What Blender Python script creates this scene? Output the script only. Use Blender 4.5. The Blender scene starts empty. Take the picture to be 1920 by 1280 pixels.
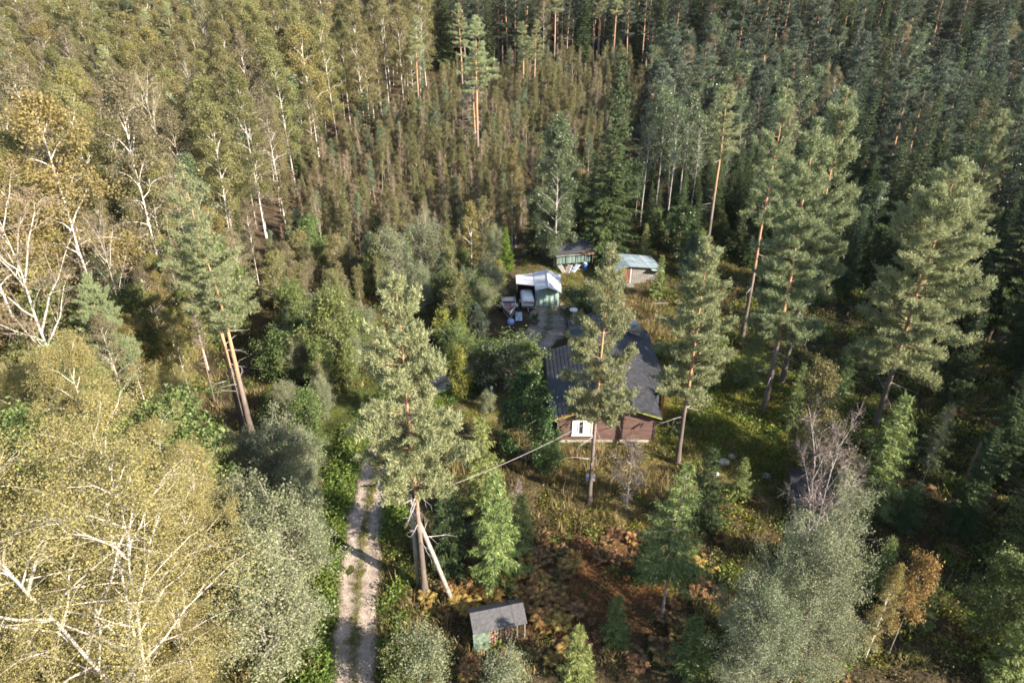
import bpy, math, random
import numpy as np
from mathutils import Vector, Matrix, Euler

# ------------------------------------------------------------------ camera, sky, sun, exposure
scene = bpy.context.scene
CAM_H, PITCH = 35.0, math.radians(29.0)
cam = bpy.data.cameras.new("camera")
cam.sensor_width = 36.0
cam.lens = 24.0
cam.clip_start, cam.clip_end = 0.5, 6000
camo = bpy.data.objects.new("camera", cam)
scene.collection.objects.link(camo)
camo.location = (0, 0, CAM_H)
camo.rotation_euler = (math.radians(90) - PITCH, 0, 0)
scene.camera = camo

SUN_EL = math.radians(29.0)
SUN_AZ = math.atan2(0.84, -0.54)            # clockwise from +Y: the sun stands to the right and behind the camera
world = bpy.data.worlds.new("World")
scene.world = world
world.use_nodes = True
wn = world.node_tree
sky = wn.nodes.new("ShaderNodeTexSky")
sky.sky_type = 'NISHITA'
sky.sun_disc = False
sky.sun_elevation = SUN_EL
sky.sun_rotation = SUN_AZ
wn.links.new(sky.outputs[0], wn.nodes["Background"].inputs[0])
wn.nodes["Background"].inputs[1].default_value = 0.09
sl = bpy.data.lights.new("sun", 'SUN')
sl.energy = 5.0
sl.angle = math.radians(0.53)
sl.color = (1.0, 0.90, 0.76)
so = bpy.data.objects.new("sun", sl)
scene.collection.objects.link(so)
sdir = Vector((math.sin(SUN_AZ) * math.cos(SUN_EL), math.cos(SUN_AZ) * math.cos(SUN_EL), math.sin(SUN_EL)))
so.rotation_euler = sdir.to_track_quat('Z', 'Y').to_euler()
so.location = sdir * 200
vs = scene.view_settings
vs.view_transform = 'Standard'
vs.look = 'None'
vs.gamma = 1.0
vs.use_curve_mapping = False
vs.exposure = 1.72
scene.cycles.filter_width = 1.7
scene.cycles.max_bounces = 6
scene.cycles.diffuse_bounces = 3
scene.cycles.transmission_bounces = 4
scene.cycles.use_denoising = True

# ------------------------------------------------------------------ helpers
C = scene.collection
FPX = 1280.0


def hill(y):
    """The land climbs gently behind the yard."""
    d = np.clip(np.asarray(y, float) - 88, 0, 330)
    return 0.16 * d * d / (d + 30)


def survey(px, py, z=0.0):
    """Ground position (metres) of a point read off the drone picture (1920 px wide)."""
    u, v = (px - 960) / FPX, (640 - py) / FPX
    fy = math.cos(PITCH) + v * math.sin(PITCH)
    fz = -math.sin(PITCH) + v * math.cos(PITCH)
    t = (CAM_H - z) / -min(fz, -0.02)
    for _ in range(60): t = 0.5 * t + 0.5 * (CAM_H - z - float(hill(fy * t))) / -min(fz, -0.02)
    return u * t, fy * t


def to_px(x, y, z=0.0):
    dz = z - CAM_H
    d = y * math.cos(PITCH) - dz * math.sin(PITCH)
    up = y * math.sin(PITCH) + dz * math.cos(PITCH)
    d = np.maximum(d, 0.01)
    return 960 + FPX * x / d, 640 - FPX * up / d


def tree_height(y, ty):
    v = (640 - ty) / FPX
    fy = math.cos(PITCH) + v * math.sin(PITCH)
    fz = -math.sin(PITCH) + v * math.cos(PITCH)
    return CAM_H + fz * y / fy


def gz(x, y):
    """Gentle unevenness of the forest floor, flat round the house, the yard and the drive."""
    x = np.asarray(x, float); y = np.asarray(y, float)
    n = 0.22 * np.sin(x * 0.23 + 1.3) * np.cos(y * 0.19) + 0.13 * np.sin(x * 0.61 + y * 0.47) + 0.06 * np.sin(x * 1.7 - y * 1.3)
    m = np.ones_like(n)
    for cx, cy, rx, ry in ((8.5, 53, 8, 12), (6, 74, 10, 14), (-9, 40, 3.2, 22), (-0.5, 27.5, 3, 3), (16, 80, 7, 5)):
        d = np.sqrt(((x - cx) / rx) ** 2 + ((y - cy) / ry) ** 2)
        m = np.minimum(m, np.clip((d - 0.9) / 0.5, 0, 1))
    return n * m + hill(y)


def new_mesh(name, V, T, smooth=False):
    V = np.asarray(V, np.float32).reshape(-1, 3); T = np.asarray(T, np.int32).reshape(-1, 3)
    me = bpy.data.meshes.new(name)
    me.vertices.add(len(V)); me.vertices.foreach_set("co", V.ravel())
    me.loops.add(T.size); me.loops.foreach_set("vertex_index", T.ravel())
    me.polygons.add(len(T))
    me.polygons.foreach_set("loop_start", np.arange(0, T.size, 3, dtype=np.int32))
    me.polygons.foreach_set("use_smooth", np.full(len(T), smooth))
    me.update(calc_edges=True)
    return me


class Geo:
    def __init__(self): self.V = []; self.T = []; self.n = 0
    def add(self, V, T):
        V = np.asarray(V, float).reshape(-1, 3); T = np.asarray(T, int).reshape(-1, 3)
        self.V.append(V); self.T.append(T + self.n); self.n += len(V)
    def mesh(self, name, smooth=False):
        return new_mesh(name, np.concatenate(self.V), np.concatenate(self.T), smooth)
    def tube(self, P, R, k=6, cap=False):
        P = np.asarray(P, float); n = len(P); R = np.broadcast_to(np.asarray(R, float), (n,))
        d = np.gradient(P, axis=0); d /= np.linalg.norm(d, axis=1)[:, None] + 1e-9
        ref = np.array([0, 0, 1.0]) if abs(d[0][2]) < 0.8 else np.array([1.0, 0, 0])
        a = np.cross(d, ref); a /= np.linalg.norm(a, axis=1)[:, None] + 1e-9
        b = np.cross(d, a)
        th = np.arange(k) * 2 * math.pi / k
        V = P[:, None, :] + R[:, None, None] * (np.cos(th)[None, :, None] * a[:, None, :] + np.sin(th)[None, :, None] * b[:, None, :])
        i = np.arange(n - 1)[:, None] * k; j = np.arange(k)[None, :]; j2 = (j + 1) % k
        q = np.stack([i + j, i + j2, i + k + j2, i + k + j], -1).reshape(-1, 4)
        T = np.concatenate([q[:, [0, 1, 2]], q[:, [0, 2, 3]]])
        V = V.reshape(-1, 3)
        if cap:
            V = np.concatenate([V, P[:1], P[-1:]])
            c0, c1 = n * k, n * k + 1
            e = [(c0, (m + 1) % k, m) for m in range(k)] + [(c1, (n - 1) * k + m, (n - 1) * k + (m + 1) % k) for m in range(k)]
            T = np.concatenate([T, np.array(e)])
        self.add(V, T)
    def box(self, x0, x1, y0, y1, z0, z1):
        self.hexa([(x0, y0, z0), (x1, y0, z0), (x1, y1, z0), (x0, y1, z0), (x0, y0, z1), (x1, y0, z1), (x1, y1, z1), (x0, y1, z1)])
    def hexa(self, p):
        F = [(0, 3, 2, 1), (4, 5, 6, 7), (0, 1, 5, 4), (1, 2, 6, 5), (2, 3, 7, 6), (3, 0, 4, 7)]
        self.add(p, [t for a, b, c, d in F for t in ((a, b, c), (a, c, d))])
    def slab(self, quad, th):
        """quad: four top corners counter-clockwise from above; th thickness downwards."""
        q = [tuple(v) for v in quad]
        self.hexa([(x, y, z - th) for x, y, z in q] + q)
    def prism(self, poly, axis, a, b):
        """poly in the plane across axis ('x' or 'y' or 'z'), extruded from a to b (convex)."""
        n = len(poly)
        def p3(u, v, w): return {'x': (w, u, v), 'y': (u, w, v), 'z': (u, v, w)}[axis]
        V = [p3(u, v, a) for u, v in poly] + [p3(u, v, b) for u, v in poly]
        T = [(0, i + 1, i) for i in range(1, n - 1)] + [(n, n + i, n + i + 1) for i in range(1, n - 1)]
        for i in range(n):
            j = (i + 1) % n
            T += [(i, j, n + j), (i, n + j, n + i)]
        self.add(V, T)
    def ball(self, c, r, nu=12, nv=8, sc=(1, 1, 1)):
        V = []; T = []
        for i in range(nv + 1):
            p = math.pi * i / nv
            for j in range(nu):
                t = 2 * math.pi * j / nu
                V.append((c[0] + r * sc[0] * math.sin(p) * math.cos(t), c[1] + r * sc[1] * math.sin(p) * math.sin(t), c[2] + r * sc[2] * math.cos(p)))
        for i in range(nv):
            for j in range(nu):
                a, b = i * nu + j, i * nu + (j + 1) % nu
                T += [(a, a + nu, b + nu), (a, b + nu, b)]
        self.add(V, T)


def link(name, me, mat, parent=None, loc=None):
    o = bpy.data.objects.new(name, me)
    if mat is not None and me is not None and not me.materials: me.materials.append(mat)
    C.objects.link(o)
    if parent is not None: o.parent = parent
    if loc is not None: o.location = loc
    return o


def part(name, g, mat, parent=None, smooth=False):
    me = g.mesh(name, smooth)
    return link(name, me, mat, parent)


def tag(o, label=None, cat=None, group=None, kind=None):
    if label: o["label"] = label
    if cat: o["category"] = cat
    if group: o["group"] = group
    if kind: o["kind"] = kind
    return o


def thing(name, loc, label, cat, group=None, rz=0.0):
    o = bpy.data.objects.new(name, None)
    o.empty_display_size = 0.3
    C.objects.link(o)
    o.location = loc; o.rotation_euler = (0, 0, rz)
    return tag(o, label, cat, group)


def unit(a):
    a = np.asarray(a, float)
    return a / (np.linalg.norm(a, axis=-1, keepdims=True) + 1e-9)


def blades(rng, C0, D0, nb, ln, wd, spread, jit=0.0):
    """Needle sprays: nb narrow triangles leaving each centre C0 around direction D0."""
    C0 = np.repeat(np.asarray(C0), nb, 0); D = np.repeat(np.asarray(D0), nb, 0)
    D = unit(D + rng.normal(0, spread, D.shape))
    if jit: C0 = C0 + rng.normal(0, jit, C0.shape)
    l = (ln * rng.uniform(0.6, 1.15, len(D)))[:, None]
    s = unit(np.cross(D, rng.normal(0, 1, D.shape))) * wd * 0.5
    V = np.stack([C0 - s, C0 + s, C0 + D * l], 1).reshape(-1, 3)
    return V, np.arange(len(V)).reshape(-1, 3)


def leaves(rng, P, size, quad=False, flat=0.0):
    n = len(P)
    a = unit(rng.normal(0, 1, (n, 3)) * np.array([1, 1, 1 - flat])); b = unit(np.cross(a, rng.normal(0, 1, (n, 3))))
    s = (size * rng.uniform(0.65, 1.3, n))[:, None]
    if quad:
        V = np.stack([P - a * s * 0.5, P + b * s * 0.36, P + a * s * 0.5, P - b * s * 0.36], 1).reshape(-1, 3)
        i = np.arange(n)[:, None] * 4
        return V, np.concatenate([i + [0, 1, 2], i + [0, 2, 3]])
    V = np.stack([P + a * s * 0.6, P - a * s * 0.35 + b * s * 0.42, P - a * s * 0.35 - b * s * 0.42], 1).reshape(-1, 3)
    return V, np.arange(3 * n).reshape(-1, 3)


# ------------------------------------------------------------------ materials
def nodes(name):
    m = bpy.data.materials.new(name); m.use_nodes = True
    nt = m.node_tree
    return m, nt, nt.nodes["Principled BSDF"], nt.nodes.new, nt.links.new


def ramp(nt, stops, interp='LINEAR'):
    r = nt.nodes.new("ShaderNodeValToRGB"); cr = r.color_ramp; cr.interpolation = interp
    while len(cr.elements) < len(stops): cr.elements.new(0.5)
    for e, (p, c) in zip(cr.elements, stops):
        e.position = p; e.color = (*c, 1)
    return r


def leaf_mat(name, stops, transl=0.3, rough=0.45, spec=0.35, objvar=0.25, hue=0.02):
    """Foliage: colour varies leaf by leaf and a little tree by tree; thin leaves let some light through."""
    m, nt, bs, N, L = nodes(name)
    geo = N("ShaderNodeNewGeometry"); oi = N("ShaderNodeObjectInfo")
    r = ramp(nt, stops)
    L(geo.outputs["Random Per Island"], r.inputs[0])
    hsv = N("ShaderNodeHueSaturation")
    L(r.outputs[0], hsv.inputs["Color"])
    mr = N("ShaderNodeMapRange"); mr.inputs[3].default_value = 1 - objvar; mr.inputs[4].default_value = 1 + objvar
    L(oi.outputs["Random"], mr.inputs[0]); L(mr.outputs[0], hsv.inputs["Value"])
    wn2 = N("ShaderNodeTexWhiteNoise"); wn2.noise_dimensions = '1D'
    L(oi.outputs["Random"], wn2.inputs["W"])
    mh = N("ShaderNodeMapRange"); mh.inputs[3].default_value = 0.5 - hue; mh.inputs[4].default_value = 0.5 + hue
    L(wn2.outputs["Value"], mh.inputs[0]); L(mh.outputs[0], hsv.inputs["Hue"])
    L(hsv.outputs[0], bs.inputs["Base Color"])
    bs.inputs["Roughness"].default_value = rough
    bs.inputs["Specular IOR Level"].default_value = spec
    tr = N("ShaderNodeBsdfTranslucent"); L(hsv.outputs[0], tr.inputs[0])
    mx = N("ShaderNodeMixShader"); mx.inputs[0].default_value = transl
    L(bs.outputs[0], mx.inputs[1]); L(tr.outputs[0], mx.inputs[2])
    L(mx.outputs[0], nt.nodes["Material Output"].inputs[0])
    return m


def noise_mat(name, c1, c2, scale=4.0, rough=0.8, spec=0.3, bump=0.0, metal=0.0, detail=5.0, stretch=(1, 1, 1), lo=0.35, hi=0.65):
    m, nt, bs, N, L = nodes(name)
    tc = N("ShaderNodeTexCoord"); mp = N("ShaderNodeMapping"); mp.inputs["Scale"].default_value = stretch
    L(tc.outputs["Object"], mp.inputs[0])
    nz = N("ShaderNodeTexNoise"); nz.inputs["Scale"].default_value = scale; nz.inputs["Detail"].default_value = detail
    L(mp.outputs[0], nz.inputs["Vector"])
    r = ramp(nt, [(lo, c1), (hi, c2)])
    L(nz.outputs[0], r.inputs[0]); L(r.outputs[0], bs.inputs["Base Color"])
    bs.inputs["Roughness"].default_value = rough; bs.inputs["Specular IOR Level"].default_value = spec
    bs.inputs["Metallic"].default_value = metal
    if bump:
        b = N("ShaderNodeBump"); b.inputs["Strength"].default_value = bump; b.inputs["Distance"].default_value = 0.05
        L(nz.outputs[0], b.inputs["Height"]); L(b.outputs[0], bs.inputs["Normal"])
    return m


def bark_height_mat(name, low, high, z0, z1, scale=3.0):
    """Scots pine bark: grey plates on the lower trunk, flaking orange higher up."""
    m, nt, bs, N, L = nodes(name)
    tc = N("ShaderNodeTexCoord"); sp = N("ShaderNodeSeparateXYZ"); L(tc.outputs["Object"], sp.inputs[0])
    nz = N("ShaderNodeTexNoise"); nz.inputs["Scale"].default_value = scale; nz.inputs["Detail"].default_value = 6
    mp = N("ShaderNodeMapping"); mp.inputs["Scale"].default_value = (1, 1, 0.35); L(tc.outputs["Object"], mp.inputs[0]); L(mp.outputs[0], nz.inputs["Vector"])
    mr = N("ShaderNodeMapRange"); mr.inputs[1].default_value = z0; mr.inputs[2].default_value = z1
    L(sp.outputs[2], mr.inputs[0])
    ad = N("ShaderNodeMath"); ad.operation = 'ADD'
    sb = N("ShaderNodeMath"); sb.operation = 'MULTIPLY_ADD'; sb.inputs[1].default_value = 1.2; sb.inputs[2].default_value = -0.6
    L(nz.outputs[0], sb.inputs[0]); L(mr.outputs[0], ad.inputs[0]); L(sb.outputs[0], ad.inputs[1])
    r = ramp(nt, [(0.0, tuple(c * 0.55 for c in low)), (0.35, low), (0.65, high), (1.0, tuple(min(1, c * 1.25) for c in high))])
    L(ad.outputs[0], r.inputs[0]); L(r.outputs[0], bs.inputs["Base Color"])
    bs.inputs["Roughness"].default_value = 0.9
    b = N("ShaderNodeBump"); b.inputs["Strength"].default_value = 0.6; b.inputs["Distance"].default_value = 0.06
    L(nz.outputs[0], b.inputs["Height"]); L(b.outputs[0], bs.inputs["Normal"])
    return m


def birch_bark(name, white=(0.72, 0.66, 0.6)):
    m, nt, bs, N, L = nodes(name)
    tc = N("ShaderNodeTexCoord"); mp = N("ShaderNodeMapping"); mp.inputs["Scale"].default_value = (1.2, 1.2, 4.0)
    L(tc.outputs["Object"], mp.inputs[0])
    nz = N("ShaderNodeTexNoise"); nz.inputs["Scale"].default_value = 1.6; nz.inputs["Detail"].default_value = 4
    L(mp.outputs[0], nz.inputs["Vector"])
    r = ramp(nt, [(0.36, (0.05, 0.045, 0.04)), (0.43, tuple(c * 0.8 for c in white)), (0.6, white)])
    L(nz.outputs[0], r.inputs[0]); L(r.outputs[0], bs.inputs["Base Color"])
    bs.inputs["Roughness"].default_value = 0.7
    return m


def plain(name, c, rough=0.5, metal=0.0, spec=0.4):
    return noise_mat(name, tuple(v * 0.86 for v in c), tuple(min(1, v * 1.1) for v in c), 2.5, rough, spec, 0.0, metal)


M = {}
M['pine'] = leaf_mat("pine_needles", [(0, (0.14, 0.17, 0.085)), (0.5, (0.25, 0.28, 0.14)), (1, (0.39, 0.405, 0.22))], 0.3, 0.6, 0.25, 0.12)
M['pine_blue'] = leaf_mat("shade_dimmed_pine_needles", [(0, (0.04, 0.062, 0.045)), (0.5, (0.08, 0.105, 0.072)), (1, (0.15, 0.17, 0.105))], 0.2, 0.5, 0.3, 0.4)  # blue-green needles, colour darkened to stand in for the forest's shade
M['spruce'] = leaf_mat("spruce_needles", [(0, (0.02, 0.034, 0.012)), (0.5, (0.05, 0.078, 0.026)), (1, (0.095, 0.13, 0.045))], 0.15, 0.5, 0.3, 0.25)
M['spruce_light'] = leaf_mat("light_spruce_needles", [(0, (0.085, 0.115, 0.038)), (0.5, (0.165, 0.21, 0.065)), (1, (0.27, 0.31, 0.105))], 0.25, 0.5, 0.3, 0.15)
M['thuja'] = leaf_mat("bright_evergreen_leaves", [(0, (0.06, 0.14, 0.02)), (1, (0.17, 0.30, 0.04))], 0.3, 0.5, 0.3, 0.1)
M['birch'] = leaf_mat("birch_leaves", [(0, (0.10, 0.105, 0.042)), (0.5, (0.185, 0.175, 0.075)), (1, (0.30, 0.26, 0.11))], 0.36, 0.6, 0.2, 0.25)
M['birch_near'] = leaf_mat("near_birch_leaves", [(0, (0.20, 0.185, 0.075)), (0.5, (0.30, 0.27, 0.115)), (0.9, (0.37, 0.325, 0.14)), (1, (0.50, 0.39, 0.10))], 0.4, 0.7, 0.15, 0.07, 0.005)
M['birch_brown'] = leaf_mat("faded_birch_leaves", [(0, (0.12, 0.105, 0.06)), (0.5, (0.20, 0.175, 0.10)), (1, (0.29, 0.25, 0.145))], 0.35, 0.6, 0.2, 0.2)
M['birch_young'] = leaf_mat("young_birch_leaves", [(0, (0.085, 0.085, 0.036)), (0.5, (0.155, 0.15, 0.065)), (1, (0.25, 0.22, 0.10))], 0.35, 0.6, 0.2, 0.3)
M['gold'] = leaf_mat("golden_birch_leaves", [(0, (0.14, 0.125, 0.045)), (0.5, (0.23, 0.20, 0.075)), (1, (0.34, 0.28, 0.105))], 0.38, 0.6, 0.2, 0.12)
M['green'] = leaf_mat("green_leaves", [(0, (0.06, 0.085, 0.026)), (0.5, (0.125, 0.162, 0.05)), (1, (0.22, 0.26, 0.09))], 0.35, 0.5, 0.3, 0.22)
M['green_dark'] = leaf_mat("dark_green_leaves", [(0, (0.022, 0.045, 0.014)), (0.5, (0.05, 0.09, 0.026)), (0.95, (0.10, 0.15, 0.05)), (1, (0.3, 0.25, 0.06))], 0.3, 0.35, 0.5, 0.15)
M['yellow_green'] = leaf_mat("yellow_green_leaves", [(0, (0.12, 0.15, 0.03)), (0.5, (0.22, 0.24, 0.055)), (1, (0.36, 0.35, 0.08))], 0.4, 0.5, 0.3, 0.12)
M['willow'] = leaf_mat("silver_willow_leaves", [(0, (0.11, 0.13, 0.065)), (0.5, (0.185, 0.205, 0.11)), (1, (0.30, 0.31, 0.20))], 0.28, 0.6, 0.25, 0.12)
M['aspen'] = leaf_mat("aspen_leaves", [(0, (0.055, 0.085, 0.04)), (0.5, (0.12, 0.16, 0.075)), (1, (0.22, 0.26, 0.14))], 0.3, 0.35, 0.5, 0.15)
M['orange'] = leaf_mat("orange_leaves", [(0, (0.19, 0.12, 0.045)), (0.6, (0.33, 0.22, 0.08)), (1, (0.45, 0.33, 0.12))], 0.35, 0.5, 0.3, 0.12)
M['fern'] = leaf_mat("withered_bracken", [(0, (0.085, 0.05, 0.026)), (0.5, (0.19, 0.11, 0.055)), (1, (0.33, 0.20, 0.095))], 0.3, 0.6, 0.2, 0.3)
M['fern_gold'] = leaf_mat("golden_bracken", [(0, (0.22, 0.13, 0.045)), (0.6, (0.42, 0.27, 0.09)), (1, (0.55, 0.40, 0.13))], 0.35, 0.6, 0.2, 0.15)
M['grass'] = leaf_mat("green_grass", [(0, (0.05, 0.085, 0.016)), (0.6, (0.13, 0.19, 0.035)), (1, (0.22, 0.27, 0.06))], 0.35, 0.5, 0.3, 0.25)
M['drygrass'] = leaf_mat("dry_grass", [(0, (0.12, 0.095, 0.04)), (0.6, (0.25, 0.19, 0.085)), (1, (0.38, 0.30, 0.15))], 0.3, 0.6, 0.3, 0.25)
M['moss'] = leaf_mat("berry_shrub_leaves", [(0, (0.07, 0.08, 0.016)), (0.6, (0.17, 0.175, 0.03)), (1, (0.29, 0.27, 0.05))], 0.3, 0.6, 0.2, 0.3)
M['heath'] = leaf_mat("dark_heath", [(0, (0.05, 0.045, 0.02)), (0.6, (0.10, 0.085, 0.035)), (1, (0.17, 0.14, 0.06))], 0.25, 0.6, 0.2, 0.3)
M['flower'] = leaf_mat("lilac_blossom", [(0, (0.05, 0.08, 0.025)), (0.86, (0.14, 0.18, 0.06)), (0.9, (0.3, 0.24, 0.22)), (1, (0.55, 0.45, 0.46))], 0.25, 0.5, 0.3, 0.1)
M['bark_pine'] = bark_height_mat("pine_bark", (0.20, 0.155, 0.13), (0.35, 0.20, 0.11), 4.0, 11.0)
M['bark_limb'] = noise_mat("pine_limb_bark", (0.14, 0.085, 0.055), (0.30, 0.19, 0.12), 4, 0.9, 0.2, 0.3)
M['bark_dark'] = noise_mat("spruce_bark", (0.05, 0.04, 0.033), (0.14, 0.11, 0.09), 3, 0.95, 0.2, 0.5)
M['bark_birch'] = birch_bark("birch_bark")
M['bark_young'] = birch_bark("young_birch_bark", (0.42, 0.36, 0.31))
M['bark_near'] = birch_bark("near_birch_bark", (0.56, 0.50, 0.43))
M['bark_aspen'] = birch_bark("aspen_bark", (0.36, 0.33, 0.29))
M['bark_grey'] = noise_mat("grey_bark", (0.15, 0.13, 0.11), (0.36, 0.32, 0.28), 3, 0.9, 0.2, 0.4)
M['bark_dead'] = noise_mat("dead_silver_wood", (0.28, 0.25, 0.23), (0.50, 0.46, 0.43), 4, 0.9, 0.2, 0.3)
M['dead_twigs'] = leaf_mat("dead_twigs", [(0, (0.12, 0.095, 0.08)), (1, (0.32, 0.27, 0.23))], 0.1, 0.8, 0.2, 0.1)
M['bare_twigs'] = leaf_mat("bare_birch_twigs", [(0, (0.15, 0.115, 0.085)), (0.8, (0.28, 0.22, 0.15)), (1, (0.42, 0.33, 0.13))], 0.2, 0.7, 0.2, 0.1)


# ------------------------------------------------------------------ ground and drive
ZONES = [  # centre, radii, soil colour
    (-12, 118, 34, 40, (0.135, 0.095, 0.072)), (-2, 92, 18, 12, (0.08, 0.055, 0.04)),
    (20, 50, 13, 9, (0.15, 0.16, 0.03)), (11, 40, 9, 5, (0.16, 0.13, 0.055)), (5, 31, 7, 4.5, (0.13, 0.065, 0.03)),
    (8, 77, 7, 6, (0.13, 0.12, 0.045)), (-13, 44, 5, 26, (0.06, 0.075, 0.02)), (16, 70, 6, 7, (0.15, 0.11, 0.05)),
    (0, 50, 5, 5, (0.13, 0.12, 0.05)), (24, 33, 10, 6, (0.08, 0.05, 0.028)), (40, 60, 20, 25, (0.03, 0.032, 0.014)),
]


def axis(a, b, step, far):
    core = np.arange(a, b + step, step)
    out = [step * 1.6 ** k for k in range(1, 22)]
    lo = a - np.cumsum(out); hi = core[-1] + np.cumsum(out)
    return np.concatenate([lo[lo > -far][::-1], core, hi[hi < far]])


def build_ground():
    xs = axis(-70, 70, 0.75, 1500); ys = axis(5, 135, 0.75, 1500); ys = np.sort(np.concatenate([ys[(ys < 136) | (ys > 460)], np.arange(138, 460, 4.0)]))
    X, Y = np.meshgrid(xs, ys)
    near = (np.abs(X) < 90) & (Y < 170) & (Y > -10)
    rng = np.random.default_rng(3)
    Z = np.where(near, gz(X, Y) + rng.normal(0, 0.03, X.shape), hill(Y))
    nx = len(xs)
    i = np.arange(len(ys) - 1)[:, None] * nx + np.arange(nx - 1)[None, :]
    T = np.concatenate([np.stack([i, i + 1, i + nx + 1], -1).reshape(-1, 3), np.stack([i, i + nx + 1, i + nx], -1).reshape(-1, 3)])
    me = new_mesh("ground", np.stack([X, Y, Z], -1).reshape(-1, 3), T, True)
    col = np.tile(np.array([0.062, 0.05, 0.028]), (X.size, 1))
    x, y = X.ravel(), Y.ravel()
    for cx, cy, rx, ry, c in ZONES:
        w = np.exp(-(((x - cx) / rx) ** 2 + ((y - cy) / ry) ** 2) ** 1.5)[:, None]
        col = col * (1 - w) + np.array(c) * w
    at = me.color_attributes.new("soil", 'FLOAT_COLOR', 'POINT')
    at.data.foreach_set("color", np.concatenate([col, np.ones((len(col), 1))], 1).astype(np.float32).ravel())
    m, nt, bs, N, L = nodes("forest_floor")
    a = N("ShaderNodeAttribute"); a.attribute_name = "soil"
    tc = N("ShaderNodeTexCoord")
    n1 = N("ShaderNodeTexNoise"); n1.inputs["Scale"].default_value = 0.6; n1.inputs["Detail"].default_value = 8; n1.inputs["Roughness"].default_value = 0.7
    n2 = N("ShaderNodeTexNoise"); n2.inputs["Scale"].default_value = 5.0; n2.inputs["Detail"].default_value = 6
    L(tc.outputs["Object"], n1.inputs["Vector"]); L(tc.outputs["Object"], n2.inputs["Vector"])
    r1 = ramp(nt, [(0.3, (0.45, 0.45, 0.45)), (0.5, (0.95, 0.95, 0.95)), (0.7, (1.5, 1.45, 1.3))]); L(n1.outputs[0], r1.inputs[0])
    r2 = ramp(nt, [(0.3, (0.55, 0.55, 0.55)), (0.7, (1.35, 1.3, 1.2))]); L(n2.outputs[0], r2.inputs[0])
    m1 = N("ShaderNodeMix"); m1.data_type = 'RGBA'; m1.blend_type = 'MULTIPLY'; m1.inputs[0].default_value = 1
    m2 = N("ShaderNodeMix"); m2.data_type = 'RGBA'; m2.blend_type = 'MULTIPLY'; m2.inputs[0].default_value = 1
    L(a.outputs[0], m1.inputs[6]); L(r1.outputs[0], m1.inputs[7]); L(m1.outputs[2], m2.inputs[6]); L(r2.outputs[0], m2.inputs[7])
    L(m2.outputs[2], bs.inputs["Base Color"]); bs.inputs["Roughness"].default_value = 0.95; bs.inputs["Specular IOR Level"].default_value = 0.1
    b = N("ShaderNodeBump"); b.inputs["Distance"].default_value = 0.15; L(n2.outputs[0], b.inputs["Height"]); L(b.outputs[0], bs.inputs["Normal"])
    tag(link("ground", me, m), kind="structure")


build_ground()

ROAD = [(-6.4, 5), (-7.2, 14), (-8.3, 21), (-9.3, 27), (-10.1, 33), (-10.6, 39), (-10.6, 44.5), (-9.6, 49.5), (-7.4, 54), (-4.2, 57.4), (-0.6, 59.6), (2.2, 62.2), (3.9, 66), (4.2, 70), (4.2, 72.3)]


def spline(P, n):
    P = np.asarray(P, float); out = []
    Q = np.concatenate([[2 * P[0] - P[1]], P, [2 * P[-1] - P[-2]]])
    for i in range(len(P) - 1):
        p0, p1, p2, p3 = Q[i:i + 4]
        for t in np.linspace(0, 1, n, endpoint=False):
            out.append(0.5 * (2 * p1 + (p2 - p0) * t + (2 * p0 - 5 * p1 + 4 * p2 - p3) * t * t + (3 * p1 - p0 - 3 * p2 + p3) * t ** 3))
    out.append(P[-1])
    return np.array(out)


RC = spline(ROAD, 10)


def road_dist(x, y):
    d = np.full(np.shape(x), 1e9)
    for p in RC: d = np.minimum(d, np.hypot(x - p[0], y - p[1]))
    return d


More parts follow.
